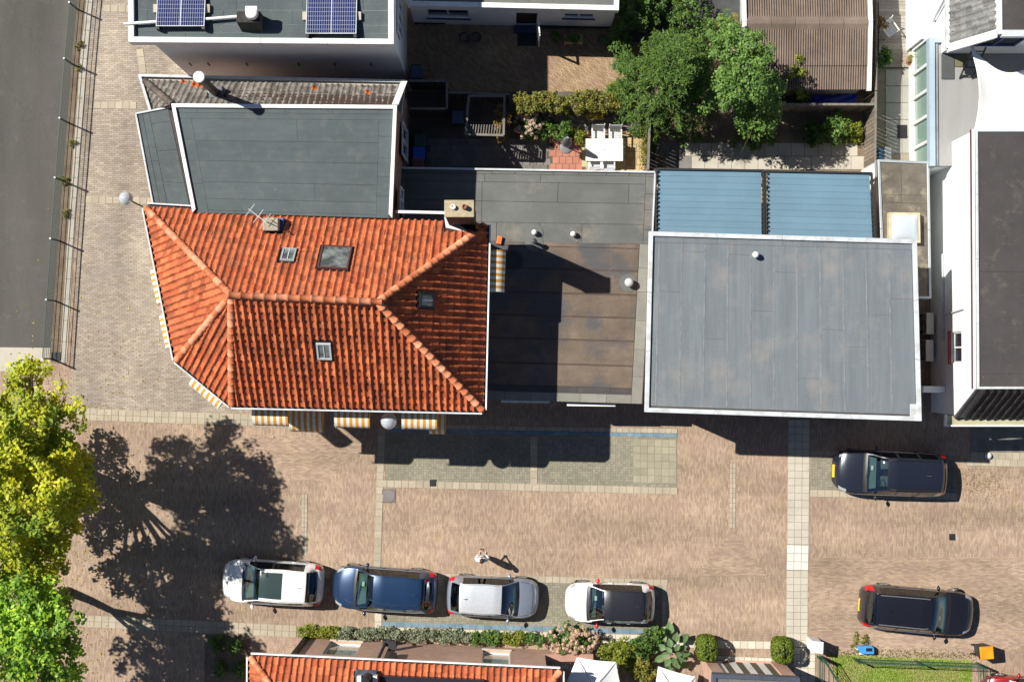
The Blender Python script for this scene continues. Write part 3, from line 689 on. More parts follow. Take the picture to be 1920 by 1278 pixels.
# ------------------------------------------------------------------ white building, upper left
HW = 7.1
c = [P(241,-130,HW), P(739,-130,HW), P(739,85,HW), P(243,81,HW)]
wb = thing('white_building', 'tall white rendered building with a flat felt roof at the upper left', 'building', ((c[0].x+c[1].x)/2, c[0].y, 0))
obj('roof_slab', MB().prism(c, HW-.34, HW-.02), WHITE, wb)
inner = caps(wb, c, HW, .2, .16, WHITE, low=.019)
wl = [c[0]+Vector((.62,0,0)), c[1]+Vector((-.06,0,0)), c[2]+Vector((-.06,.22,0)), c[3]+Vector((.62,.22,0))]
obj('wall', MB().prism(wl, 0, HW-.34), RENDER_W, wb)
felt(wb, [inner[0], inner[1], inner[2], inner[3]], HW-.018, rows([0,.2,.4,.56,.72,.86,.94,1.0], [(.3,.7),(.5,),(.25,.8),(.1,.4,.66,.9),(.05,.35,.62,.86),(.12,.5,.75),(.2,.42,.68,.9)]), FELT)
for k, px in enumerate((361,395,466,563,630,698)):
    x = PX(px, 127, 2.6); obj('wall_anchor', MB().box(x-.02, wl[2].y-.05, 2.75, x+.02, wl[2].y, 3.15), DARKM, wb)
for y0, y1 in ((wl[2].y+.7, wl[2].y+2.1), (wl[2].y+3.0, wl[2].y+4.4)):
    a_, b_ = Vector((wl[1].x+.012, y0, 0)), Vector((wl[1].x+.012, y1, 0))
    window_in(wb, a_, b_, 0, y1-y0, 3.9, 5.4, rec=-.06, mull=2, pane=mat('blue_pane', (0.02,0.035,0.07), 0.1, 0.1))
# solar panels on the white roof
def cellm():
    t = NT('solar_cells'); mp = t.n('Mapping'); tc = t.n('TexCoord'); t.l(tc.outputs['Object'], mp.inputs[0])
    b = t.n('TexBrick'); b.offset = 0.0
    for k, v in (('Color1', (0.012,0.018,0.075)), ('Color2', (0.017,0.024,0.095)), ('Mortar', (0.42,0.45,0.55))): b.inputs[k].default_value = v+(1,)
    b.inputs['Scale'].default_value = 1; b.inputs['Mortar Size'].default_value = .0045; b.inputs['Mortar Smooth'].default_value = 0; b.inputs['Brick Width'].default_value = .083; b.inputs['Row Height'].default_value = .166
    t.l(mp.outputs[0], b.inputs['Vector']); t.col(b.outputs['Color']); t.set(0.12, 0, 0.6); t.b.inputs['Coat Weight'].default_value = .6
    return t.m
CELLS = cellm()
def solar(px0, px1, py, wd, label):
    h = HW+.34; a = P(px0, py, h); b = P(px1, py, h); L = (b-a).length; D = 1.7
    t = thing('solar_panel', label, 'solar panel', (a.x, a.y, HW), group='solar panels on the white roof')
    tilt = math.radians(9); R = lambda x, y, z: Vector((x, y*math.cos(tilt)-z*math.sin(tilt), .3+y*math.sin(tilt)*-1+z*math.cos(tilt)))
    def bx(x0,y0,z0,x1,y1,z1): return MB().hexa([R(x0,y0,z0),R(x1,y0,z0),R(x1,y1,z0),R(x0,y1,z0),R(x0,y0,z1),R(x1,y0,z1),R(x1,y1,z1),R(x0,y1,z1)])
    obj('cells', bx(.03,.03,0,L-.03,D-.03,.03), CELLS, t, local=True)
    for q in ((0,0,L,.03), (0,D-.03,L,D), (0,.03,.03,D-.03), (L-.03,.03,L,D-.03)): obj('panel_frame', bx(q[0],q[1],-.01,q[2],q[3],.04), TRIM, t, local=True)
    obj('middle_rail', bx(L/2-.015,.03,.0301,L/2+.015,D-.03,.034), TRIM, t, local=True)
    for x in (.05, L-.05): obj('foot', MB().box(x-.06, -.1, 0, x+.06, .1, .3), DARKM, t, local=True); obj('ballast', MB().box(x-.2 if x < 1 else x+.03, .55, .02, x-.03 if x < 1 else x+.2, .85, .14), CONC, t, local=True)
solar(292, 383, 49, 1.7, 'left solar panel with blue cells on the white building roof')
solar(573, 668, 63, 1.7, 'right solar panel with blue cells on the white building roof')
def roof_unit():
    c_ = P(470, 40, HW+.4); t = thing('roof_extractor', 'mossy dark roof extractor box with a white cowl between the solar panels', 'extractor', (c_.x, c_.y, HW))
    m = mat('mossy_box', (0.035,0.035,0.03), 0.9, 0.4, 8, 0.4, 30, dirt=(0.3,0.3,0.26), dirt_amt=(0.66,0.74), dscale=9)
    obj('box', MB().hexa([(c_.x-.4,c_.y-.3,HW),(c_.x+.4,c_.y-.3,HW),(c_.x+.4,c_.y+.3,HW),(c_.x-.4,c_.y+.3,HW),(c_.x-.46,c_.y-.12,HW+.7),(c_.x+.4,c_.y-.12,HW+.7),(c_.x+.4,c_.y+.28,HW+.7),(c_.x-.46,c_.y+.28,HW+.7)]), m, t, bevel=.02)
    obj('cowl', MB().lathe((c_.x+.12, c_.y+.18, HW+.7), [(.22,0),(.24,.12),(.2,.26),(.09,.3)], 18), WHITE, t, smooth=True)
    obj('hood', MB().box(c_.x-.1, c_.y+.2, HW+.75, c_.x+.34, c_.y+.42, HW+.95), WHITE, t, bevel=.03)
roof_unit()
for a_, b_, lab in (((232,45),(293,41),'white conduit pipe from the roof edge to the left solar panel'), ((386,36),(447,31),'white conduit pipe from the left solar panel to the dark extractor box')):
    p, q = P(*a_, HW+.2), P(*b_, HW+.2)
    o_ = obj('conduit', MB().tube([p, q], .055, 10), WHITE, smooth=True); tag(o_, lab, 'pipe', 'roof conduits')
# ------------------------------------------------------------------ townhouse with the dark flat roof and old grey tiles
HT, HG = 6.4, 4.7
tc = [P(322,195,HT), P(745,198,HT), P(736,409,HT), P(362,399,HT)]
th_ = thing('townhouse', 'townhouse with a dark flat felt roof edged in white and grey tiled slope', 'house', (tc[0].x+3, tc[0].y-2, 0))
obj('roof_deck', MB().prism(tc, HT-.13, HT-.02), FELT_D, th_)
inner = caps(th_, tc, HT, .14, .1, WHITE, (0,1,3), low=.019)
inner[2] = tc[2]+Vector((-.15,0,0)); inner[3] = tc[3]+Vector((.15,0,0))
felt(th_, inner, HT-.018, rows([0,.045,.1], [(.09,.28,.5,.72,.93),()], .0, 1.0)+rows([.1,.31,.5,.7,.86,.97], [(.55,),(),(),(.62,)], .06, .935)+rows([.1,.3,.5,.72,1.0], [], 0, .06)+rows([.1,.25,.45,.62,.8,1.0], [], .935, 1.0)+[(.06,.97,.935,1.0)], FELT, gap=.008)
wl = [tc[0]+Vector((.02,-.02,0)), tc[1]+Vector((-.04,0,0)), tc[2]+Vector((-.04,0,0)), tc[3]]
obj('wall', MB().prism(wl, 0, HT-.13), BRICK_W, th_)
# tiled slope to the street side of the roof (north) and the short hip to the west
g0, g1 = P(262,141,HG), P(760,152,HG); t0, t1 = tc[0]+Vector((0,.0,-.06)), tc[1]+Vector((0,0,-.06))
gw = P(282,207,HG)
e0, e1 = P(272,152,HG), P(758,163,HG)
n_pl = tile_plane(e0, e1, t0, [e0, e1, t1, t0], w=.23, g=.27, a=.035, holes=[[P(388,158,HG+.8), P(424,158,HG+.8), P(424,182,HG+1.2), P(388,182,HG+1.2)]])
ew = P(291,204,HG)
w_pl = tile_plane(ew, e0, t0, [ew, e0, t0], w=.23, g=.27, a=.035)
for pl_, poly in ((n_pl, [e0,e1,t1,t0]), (w_pl, [ew,e0,t0])): underlay(th_, poly, pl_['n'])
tile_roof(th_, [(n_pl, TILE_GREY), (w_pl, TILE_GREY)], 300)
mes_new = mesh('replacement_tile', n_pl['base'], TILE_NEW, True)
for px, py in ((338,158),(364,157),(370,160),(374,163),(406,182),(590,170),(686,176)):
    p = on_plane(n_pl, px, py); rel = p-n_pl['O']; i, j = math.floor(rel.dot(n_pl['u'])/.23), math.floor(rel.dot(n_pl['v'])/.27)
    inst('replacement_tile', mes_new, th_, n_pl['O']+n_pl['u']*(i*.23)+n_pl['v']*(j*.27)+n_pl['n']*.012, n_pl['R'])
ridge_run(th_, e0, t0, RIDGE_D, step=.34, r=.13)
obj('eaves_box', MB().hexa([(q.x,q.y,HG-.35) for q in (g0, g1, t1, t0)]+[(q.x,q.y,HG-.08) for q in (g0, g1, t1, t0)]), CONC, th_)
obj('eaves_box', MB().hexa([(q.x,q.y,HG-.34) for q in (gw, g0, t0, t0+Vector((.1,-.3,0)))]+[(q.x,q.y,HG-.085) for q in (gw, g0, t0, t0+Vector((.1,-.3,0)))]), CONC, th_)
obj('eaves_trim', MB().bar(g0+Vector((0,-.02,0)), g1+Vector((0,-.02,0)), .1, .16), TRIM, th_)
obj('eaves_trim', MB().bar(gw, g0, .1, .17), TRIM, th_)
obj('verge_board', MB().hexa([P(757,153,HG+.05)+Vector((0,0,-.12)), P(763,153,HG+.05)+Vector((0,0,-.12)), P(747,197,HT+.06)+Vector((0,0,-.12)), P(740,197,HT+.06)+Vector((0,0,-.12)), P(757,153,HG+.05)+Vector((-.1,0,.08)), P(764,153,HG+.05)+Vector((0,0,.08)), P(747,197,HT+.06)+Vector((0,0,.08)), P(740,197,HT+.06)+Vector((-.1,0,.08))]), WHITE, th_)
lw_ = [Vector((e0.x+.25, e0.y-.2, 0)), Vector((e1.x-.1, e1.y-.1, 0)), Vector((tc[1].x-.04, tc[1].y, 0)), Vector((tc[0].x, tc[0].y, 0))]
obj('wall', MB().prism(lw_, 0, HG-.35), BRICK_W, th_)
# lower side roof
HS = 5.3
sc4 = [P(253,212,HS), P(321,199,HS), P(366,402,HS), P(287,391,HS)]
obj('side_roof_deck', MB().prism(sc4, HS-.2, HS-.02), FELT_D, th_)
ii = caps(th_, sc4, HS, .07, .06, TRIM, (0,3), low=.019, name='side_roof_trim')
felt(th_, ii, HS-.018, [(0,0,.16,1), (.16,0,.36,.5), (.16,.5,.36,1), (.36,0,.95,.12), (.36,.12,.95,.4), (.36,.4,.95,.72), (.36,.72,.95,1)], FELT)
obj('wall', MB().prism([sc4[0]+Vector((.25,-.15,0)), sc4[1], sc4[2]+Vector((0,.1,0)), sc4[3]+Vector((.25,.1,0))], 0, HS-.2), BRICK_W, th_)
# windows looking onto the garden
xa = wl[1].x
for y0, y1, z0, z1 in ((PY(757,300,3), PY(757,240,3), 2.0, 4.6), (PY(750,398,5), PY(750,352,5), 4.2, 5.6)):
    window_in(th_, Vector((xa+.02, y0, 0)), Vector((xa+.02, y1, 0)), 0, y1-y0, z0, z1, rec=-.07, mull=1, sill=WHITE)
# flue on the tiled slope
b0 = on_plane(n_pl, 407, 176); t_ = thing('flue_pipe', 'tall round steel flue with a white cap on the grey tiled slope', 'flue', (b0.x, b0.y, b0.z))
obj('base', MB().box(b0.x-.26, b0.y-.22, b0.z-.3, b0.x+.26, b0.y+.26, b0.z+.28), mat('lead', (0.1,0.11,0.13), 0.6, 0.2), t_, bevel=.04)
obj('skirt', MB().box(b0.x-.36, b0.y-.34, b0.z-.3, b0.x+.3, b0.y+.2, b0.z-.02), mat('pale_lead', (0.35,0.36,0.37), 0.6, 0.2), t_)
hq = 8.6; obj('pipe', MB().lathe((b0.x, b0.y, 0), [(.15,b0.z+.2),(.15,hq-.1)], 20), mat('flue_steel', (0.06,0.05,0.045), 0.5, 0.2, metal=.3), t_, smooth=True)
obj('cap', MB().lathe((b0.x, b0.y, 0), [(.13,hq-.12),(.2,hq-.1),(.21,hq-.02),(.19,hq),(.05,hq+.01)], 24), mat('flue_cap', (0.6,0.59,0.55), 0.6, 0.1, 8, 0.2, dirt=(0.2,0.19,0.16), dirt_amt=(0.6,0.72), dscale=9), t_, smooth=True)
# ------------------------------------------------------------------ white single-storey annex, top
HA = 3.25
ka = [P(762,-130,HA), P(1166,-130,HA), P(1160,21,HA), P(764,12,HA)]
kx = thing('garden_annex', 'white rendered single-storey annex with garden door at the top', 'building', ((ka[0].x+ka[1].x)/2, ka[2].y, 0))
obj('roof_slab', MB().prism(ka, HA-.3, HA-.02), WHITE, kx)
ki = caps(kx, ka, HA, .2, .1, WHITE, low=.019)
felt(kx, ki, HA-.018, rows([0,.4,.7,.9,1.0], [(.5,),(.3,.8),(.5,),(.2,.7)]), FELT_A)
a_, b_ = Vector((ka[3].x+.05, ka[3].y+.12, 0)), Vector((ka[2].x-.08, ka[2].y+.12, 0))
sx = lambda px: (PX(px, 45, 1.6)-a_.x)
ops = [(sx(800), sx(880), 1.05, 2.35), (sx(968), sx(1007), 0.02, 2.15), (sx(1056), sx(1114), 1.5, 2.2)]
obj('wall', wall_holes(a_, b_, 0, HA-.3, .25, ops), RENDER_W, kx)
obj('back_wall', MB().box(a_.x, a_.y+.25, 0, b_.x, a_.y+6, HA-.3), RENDER_W, kx)
window_in(kx, a_, b_, *ops[0], rec=.08, mull=1, sill=mat('blue_sill', (0.03,0.04,0.1), 0.5)); window_in(kx, a_, b_, *ops[2], rec=.06, mull=1, sill=mat('blue_sill', (0,0,0)))
d0 = a_+(b_-a_).normalized()*ops[1][0]; d1 = a_+(b_-a_).normalized()*ops[1][1]
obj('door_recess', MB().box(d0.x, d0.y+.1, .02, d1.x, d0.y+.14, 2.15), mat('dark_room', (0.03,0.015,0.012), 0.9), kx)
obj('door_step', MB().box(d0.x-.1, d0.y-.32, 0, d1.x+.05, d0.y-.01, .14), mat('blue_sill', (0,0,0)), kx)
dl = obj('door', MB().bar((d1.x+.02, d1.y-.02, .06), (d1.x+.1, d1.y-.85, .06), .05, .08), DARKM, kx)
for za, zb in ((.1,.2),(2.0,2.1)): obj('door_rail', MB().bar((d1.x+.02, d1.y-.02, (za+zb)/2), (d1.x+.1, d1.y-.85, (za+zb)/2), .05, zb-za), WHITE, dl)
for f in (0,1): q = Vector((d1.x+.02+.08*f, d1.y-.02-.83*f, 0)); obj('door_stile', MB().bar(q+Vector((0,0,.1)), q+Vector((0,0,2.1)), .09, .05), WHITE, dl)
obj('plinth', MB().box(a_.x, a_.y-.03, 0, d0.x-.12, a_.y-.003, .22), DARKM, kx); obj('plinth', MB().box(d1.x+.14, b_.y-.03+.0, 0, b_.x, a_.y-.003, .22), DARKM, kx)
# ------------------------------------------------------------------ low extension with the brown and grey felt roof
HB = 2.9
EDGE = mat('edge_felt', (0.2,0.2,0.175), 0.85, 0.15, 1.5, 0.15, 40, rnd=.1)
la = thing('low_extension', 'low extension with a patched grey and brown felt roof beside the tiled house', 'building', (PX(1050,530), PY(1050,530), 0))
up4 = [P(752,315,HB), P(1228,323,HB), P(1222,458,HB), P(752,450,HB)]; lo4 = [P(898,450,HB), P(1222,458,HB), P(1205,757,HB), P(896,748,HB)]
obj('roof_deck', MB().prism([up4[0], up4[1], up4[2], lo4[2], lo4[3], lo4[0], up4[3]], HB-.35, HB-.02), FELT_D, la)
obj('wall', MB().prism([up4[0]+Vector((.1,-.1,0)), up4[1]+Vector((-.1,-.1,0)), up4[2]+Vector((-.1,0,0)), lo4[2]+Vector((-.1,.12,0)), lo4[3]+Vector((0,.12,0)), lo4[0], up4[3]+Vector((.1,0,0))], 0, HB-.35), BRICK_W, la)
felt(la, up4, HB-.018, rows([0,.06,.17,.44,.73,1.0], [(.36,.45,.6,.7,.81,.9), (.33,.55), (.32,.62,.9), (.32,), (.38,.55,.72)], .0, .965)+rows([0,.06,.3,.52,.8,1.0], [], .965, 1.0), FELT_A, gap=.016)
felt(la, lo4, HB-.018, rows([.0,.03,.17,.32,.465,.61,.765,.905], [], .0, .93), FELT_B, th=.014, gap=.03)
felt(la, lo4, HB-.018, rows([.0,.15,.3,.48,.66,.83,1.0], [], .93, .995), EDGE)
felt(la, lo4, HB-.016, rows([.905,.945], [(.2,.4,.6,.8)], .0, .93), FELT_D); felt(la, lo4, HB-.018, rows([.945,1.0], [(.16,.32,.47,.62,.78)], .0, .93), EDGE)
for t_c in (.17,.32,.465,.61,.765): # welted laps
    p, q = bil(lo4, .005, t_c), bil(lo4, .925, t_c); obj('lap', MB().bar(p+Vector((0,0,-.004)), q+Vector((0,0,-.004)), .07, .02), mat('lap_felt', (0.075,0.055,0.045), 0.9, 0.2), la)
obj('roof_edge', MB().bar(up4[0]+Vector((0,0,.02)), up4[1]+Vector((0,0,.02)), .07, .14), TRIM, la); obj('roof_edge', MB().bar(up4[1]+Vector((0,-.04,.02)), up4[2]+Vector((0,0,.02)), .06, .14), TRIM, la)
for x0, x1, yy in ((940,1031,751), (1063,1154,758)):
    p, q = P(x0, yy, 2.5), P(x1, yy+1, 2.5); obj('blind_box', MB().bar(p, q, .12, .14), WHITE, la, bevel=.02)
def vent(px, py, h, r, hh, label, kind='dome', ring=True, m=WHITE):
    c_ = P(px, py, h+hh); t = thing('roof_vent', label, 'roof vent', (c_.x, c_.y, h), group='roof vents')
    if ring: obj('collar', MB().lathe((c_.x,c_.y,h), [(.36,0),(.355,.016),(.1,.022)], 28), FELT_A if h < 4 else FELT_G, t)
    obj('pipe', MB().lathe((c_.x,c_.y,h), [(r*.62,0),(r*.62,hh-.08)], 14), ZINC, t, smooth=True)
    if kind == 'dome': obj('cowl', MB().lathe((c_.x,c_.y,h+hh-.14), [(r*.9,-.04),(r,0),(r*.95,.07),(r*.7,.13),(r*.3,.16),(.01,.165)], 22), m, t, smooth=True)
    else: obj('cowl', MB().lathe((c_.x,c_.y,h+hh-.1), [(r,0),(r*1.1,.05),(r,.1),(r*.5,.12)], 18), m, t, smooth=True)
vent(1002,435,HB,.115,.32,'small white domed vent, left one of the pair on the grey roof')
vent(1075,438,HB,.115,.32,'small white domed vent, right one of the pair on the grey roof')
vent(1180,529,HB,.18,.42,'larger pale domed vent on the brown roof near its right edge', m=TRIM)
vent(1002,452,HB,.1,.6,'thin dark vent pipe standing below the left white dome', 'cap', True, DARKM)
c_ = P(963,488,HB); o_ = obj('roof_ring', MB().lathe((c_.x,c_.y,HB), [(.36,0),(.36,.05),(.31,.06),(.27,.02),(.1,.03)], 30), mat('dark_ring', (0.03,0.032,0.036), 0.7), smooth=True); tag(o_, 'round dark upstand ring on the shaded low roof beside the awning', 'roof ring')
c_ = P(936,450,HB); o_ = obj('loose_brick', MB().hexa([(c_.x-.12,c_.y-.14,HB),(c_.x+.07,c_.y-.18,HB),(c_.x+.13,c_.y+.12,HB),(c_.x-.07,c_.y+.16,HB),(c_.x-.12,c_.y-.14,HB+.16),(c_.x+.07,c_.y-.18,HB+.16),(c_.x+.13,c_.y+.12,HB+.16),(c_.x-.07,c_.y+.16,HB+.16)]), TILE_NEW, bevel=.01); tag(o_, 'loose orange brick lying on the low roof by the right eave', 'brick')
# ------------------------------------------------------------------ blue louvre canopy
HC = 2.9
LOUV = mat('blue_louvre', (0.12,0.21,0.28), 0.5, 0.08, 0.8, 0.06, 30, rnd=0.04, spec=.25)
for k, (px4, lab) in enumerate(([(1230,317),(1428,320),(1430,446),(1229,442)], 'left half of the blue louvred patio canopy'), ([(1438,321),(1634,325),(1640,452),(1439,446)], 'right half of the blue louvred patio canopy')) if False else enumerate([([(1230,317),(1431,320),(1432,452),(1229,447)], 'left bay of the blue louvred patio canopy'), ([(1435,321),(1634,325),(1640,458),(1436,452)], 'right bay of the blue louvred patio canopy')]):
    q = [P(x, y, HC) for x, y in px4]; t = thing('patio_canopy', lab, 'canopy', ((q[0].x+q[2].x)/2, (q[0].y+q[2].y)/2, 0), group='louvred patio canopies')
    for i in range(4): obj('beam', MB().bar(q[i]+Vector((0,0,.01)), q[(i+1) % 4]+Vector((0,0,.01)), .07 if i % 2 == 0 else .05, .2+.002*i), DARKM, t)
    for i in range(4): obj('post', MB().bar((q[i].x, q[i].y, 0), (q[i].x, q[i].y, HC-.1), .1, .1), DARKM, t)
    nl = 11
    for j in range(nl):
        s_ = [bil(q, .02, (j-.0)/nl), bil(q, .98, (j-.0)/nl), bil(q, .98, (j+1.03)/nl), bil(q, .02, (j+1.03)/nl)]
        s_[2].z += .014; s_[3].z += .014; obj('louvre', MB().slab(s_, .01), LOUV, t)
    for sx_ in (.012, .988):
        for j in range(16):
            p = bil(q, sx_, (j+.5)/16); obj('bracket', MB().box(p.x-.03, p.y-.03, HC+.08, p.x+.03, p.y+.03, HC+.13), DARKM, t)
# ------------------------------------------------------------------ big grey flat roof
HF = 5.45
fb, fc, fi, fw = flat('grey_roof_building', 'block with a large grey felt roof edged in pale metal right of centre', 'building', [(1216,434),(1718,449),(1727,789),(1208,772)], HF, BRICK_W, TRIM, .17, .1, .3)
ss = [0,.025]+[.025+.0885*k for k in range(1, 11)]+[1.0-.002]
cuts = [(.62,),(.3,),(.05,),(.58,),(.06,),(.4,),(.16,),(.8,),(.5,),(.6,),(.4,),(.3,)]
felt(fb, fi, HF-.018, [(s0, .035+t0*.955, s1, .035+t1*.955) for s0, t0, s1, t1 in cols(ss, cuts)]+rows([0,.035], [(.12,.25,.37,.5,.62,.75,.87)]), FELT_G, gap=.007)
for s_ in ss[1:-1]:
    p, q = bil(fi, s_, .04), bil(fi, s_, .985); p.z = q.z = HF; obj('lap', MB().bar(p, q, .055, .012), mat('lap_grey', (0.17,0.185,0.2), 0.9, 0.25, 3, rnd=.05), fb)
vent(1418,477,HF,.125,.36,'white domed vent alone on the large grey roof', ring=False)
obj('corner_box', MB().box(PX(1706,760,HF), PY(1706,786,HF), HF-.3, PX(1728,760,HF), PY(1706,757,HF), HF+.04), TRIM, fb)
# ------------------------------------------------------------------ garage roof with a light dome, between grey roof and white house
HO = 2.75
ob, oc, oi, ow = flat('garage', 'narrow garage with a stained brown felt roof', 'garage', [(1645,299),(1742,303),(1746,560),(1655,560)], HO, RENDER_W, ZINC, .1, .05, .05)
felt(ob, oi, HO-.018, rows([0,.24,.3,.62,1.0], [(.45,),(.45,)]), mat('garage_felt', (0.12,0.105,0.085), 0.9, 0.35, 1.1, 0.2, 40, rnd=.08, dirt=(0.23,0.2,0.15), dirt_amt=(0.5,0.62)))
p4 = [P(x, y, HO+.3) for x, y in ((1667,398),(1725,399),(1726,455),(1667,455))]
dm = thing('light_dome', 'square clear roof light dome on the garage roof', 'skylight', ((p4[0].x+p4[2].x)/2, (p4[0].y+p4[2].y)/2, HO))
obj('curb', MB().prism(p4, HO, HO+.3), mat('curb', (0.5,0.44,0.3), 0.7), dm)
DOME = NT('acrylic_dome'); DOME.col((0.45,0.5,0.55)); DOME.set(0.12, 0, 0.8); DOME = DOME.m
obj('dome', MB().grid(lambda s, t: Vector(bil(p4, .08+.84*s, .08+.84*t))+Vector((0,0,.02+.16*(math.sin(math.pi*s)*math.sin(math.pi*t))**.5)), 12, 12), DOME, dm, smooth=True)
# ------------------------------------------------------------------ white house on the right
HQ = 5.8
xw = PX(1831,500,HQ); yn = PY(1840,243,HQ); ys = PY(1840,729,HQ); XE = xw+7
wh = thing('white_house', 'white house with a dark flat roof and black tiled front at the right', 'house', (xw+3, (yn+ys)/2, 0))
a_, b_ = Vector((xw, yn, 0)), Vector((xw, ys, 0)); 
sy = lambda py, h: yn-PY(1800, py, h)
ops = [(sy(622,3.2), sy(680,3.2), 2.75, 4.0)]
obj('wall', wall_holes(Vector((xw, yn, 0)), Vector((xw, ys, 0)), 0, HQ-.12, .3, ops), RENDER_W, wh)
obj('wall', MB().box(xw+.3, ys, 0, XE, yn, HQ-.12), RENDER_W, wh)
o1, o2 = Vector((xw, yn, 0)), Vector((xw, ys, 0))
window_in(wh, o1, o2, *ops[0], rec=.1, mull=1)
obj('brick_sill', MB().box(xw-.1, yn-ops[0][1]-.05, 2.6, xw-.002, yn-ops[0][0]+.05, 2.74), mat('red_brick_sill', (0.3,0.07,0.07), 0.8, .3, 20), wh)
rc = [Vector((xw-.02, yn, HQ)), Vector((XE, yn, HQ)), Vector((XE, ys, HQ)), Vector((xw-.02, ys, HQ))]
obj('roof_deck', MB().prism(rc, HQ-.12, HQ-.02), FELT_D, wh)
ri = caps(wh, rc, HQ, .09, .06, TRIM, low=.019)
felt(wh, ri, HQ-.018, [(0,0,.26,.55),(.26,0,.6,.55),(.6,0,1,.55),(0,.55,.26,.95),(.26,.55,.6,.95),(.6,.55,1,.95),(0,.95,.5,1),(.5,.95,1,1)], FELT_D)
obj('gutter', MB().bar((xw-.1, yn, HQ-.02), (xw-.1, ys, HQ-.02), .1, .1), WHITE, wh)
obj('gutter_lip', MB().bar((xw-.17, yn, HQ-.04), (xw-.17, ys, HQ-.04), .05, .08), mat('maroon', (0.1,0.03,0.04), 0.6), wh)
obj('wall_pipe', MB().tube([(xw-.06, PY(1765,590,2.2), 2.2), (xw-.06, PY(1810,580,4), 4.4)], .03, 6), TRIM, wh)
obj('wall_pipe', MB().tube([(xw-.07, PY(1746,640,.9), 1.9), (xw-.07, PY(1746,480,.9), 1.9)], .05, 8), TRIM, wh)
# black tiled mansard front
he = 3.3
ea, eb = P(1778,781,he), P(1778,781,he)+Vector((7,0,0)); ea.y = eb.y = PY(1850,782,he)
ta, tb = Vector((xw, ys, HQ)), Vector((XE, ys, HQ)); ea.x = xw-.05
m_pl = tile_plane(ea, eb, ta, [ea, eb, tb, ta], w=.29, g=.32, a=.06)
underlay(wh, [ea, eb, tb, ta], m_pl['n']); tile_roof(wh, [(m_pl, TILE_BLK)], 120)
obj('front_wall', MB().box(xw+.01, ea.y+.1, 0, XE, ys-.002, he-.25), RENDER_W, wh)
obj('side_cheek', MB().add([(xw+.005, ys-.002, HQ-.15), (xw+.005, ea.y+.08, he-.1), (xw+.005, ea.y+.1, 0), (xw+.005, ys-.002, 0)], [(0,1,2,3)]), RENDER_W, wh)
obj('verge', MB().hexa([ea+Vector((-.06,0,-.05)), ea+Vector((.3,0,-.05)), ta+Vector((.3,0,-.05)), ta+Vector((-.06,0,-.05)), ea+Vector((-.06,0,.12)), ea+Vector((.3,0,.12)), ta+Vector((.3,0,.12)), ta+Vector((-.06,0,.12))]), mat('slate_verge', (0.1,0.11,0.13), 0.5), wh)
obj('eaves_gutter', MB().box(ea.x-.3, ea.y-.3, he-.22, XE, ea.y+.05, he-.12), mat('mossy_gutter', (0.36,0.34,0.22), 0.8, .2), wh); obj('gutter_rim', MB().box(ea.x-.36, ea.y-.36, he-.24, XE, ea.y-.3, he-.02), WHITE, wh); obj('gutter_rim', MB().box(ea.x-.36, ea.y-.3, he-.24, ea.x-.3, ea.y+.1, he-.02), WHITE, wh)
obj('garden_wall', MB().box(xw-.9, ys-.2, 0, xw-.02, ys+.05, 2.0), RENDER_W, wh)
# grey balcony roof, its glazed front
HK = 3.0
kb = thing('garden_room', 'garden room with a flat grey roof, blue edge trim and a glazed white front', 'building', (xw-.5, yn+2, 0))
kx0 = PX(1742,200,HK); ky0, ky1 = PY(1742,311,HK), PY(1742,72,HK); kx1 = xw+3.2
obj('roof_deck', MB().box(kx0, ky0, HK-.3, kx1, ky1, HK-.02), mat('balcony_grey', (0.27,0.27,0.265), 0.8, 0.12, 0.6, 0.08, 40, stretch=(2,.4,1)), kb)
BLUET = mat('blue_grey_trim', (0.34,0.42,0.5), 0.45, 0.05)
obj('edge_trim', MB().box(kx0-.02, ky0-.02, HK-.25, kx0+.2, ky1-.2, HK+.14), BLUET, kb); obj('edge_trim', MB().box(kx0-.02, ky1-.2, HK-.25, PX(1778,80,HK), ky1, HK+.14), BLUET, kb)
obj('upstand', MB().box(kx0+.22, ky0, HK-.02, kx0+.34, ky1-.22, HK+.05), mat('upstand', (0.24,0.25,0.27), 0.7), kb)
obj('base_wall', MB().box(kx0+.12, ky0, 0, kx0+.3, ky1-.3, .25), WHITE, kb)
ya, yb = ky0+.02, PY(1705,100,0); nb = 5
GREENP = mat('green_pane', (0.2,0.31,0.26), 0.12, 0.06, spec=.7)
for k in range(nb):
    y0, y1 = ya+(yb-ya)*k/nb, ya+(yb-ya)*(k+1)/nb
    f = obj('glazing', MB().box(kx0+.14, y0+.05, .25, kx0+.17, y1-.05, HK-.3), GREENP, kb)
    obj('mullion', MB().box(kx0+.04, y1-.06, 0, kx0+.18, y1+.06, HK-.3), WHITE, f); obj('transom', MB().box(kx0+.05, y0+.06, .02, kx0+.135, y1-.06, .62), WHITE, f)
obj('inner_wall', MB().box(kx0+.3, ky0, 0, xw, yb, HK-.3), RENDER_W, kb)
for px, py, z in ((1777,114,0),(1777,137,.01),(1802,114,0)):
    p = P(px, py, HK); o_ = obj('roof_slab_tile', MB().box(p.x-.25, p.y-.25, HK-.018, p.x+.25, p.y+.25, HK+.03), mat('slab_dark', (0.07,0.075,0.075), 0.85, .1) if px < 1790 else mat('slab_olive', (0.13,0.12,0.075), 0.85, .1), bevel=.01)
    tag(o_, {(1777,114):'upper dark rubber tile lying on the grey garden room roof', (1777,137):'lower dark rubber tile lying on the grey garden room roof', (1802,114):'olive tile lying half in shade on the grey garden room roof'}[(px,py)], 'roof tile', 'loose tiles on the garden room roof')
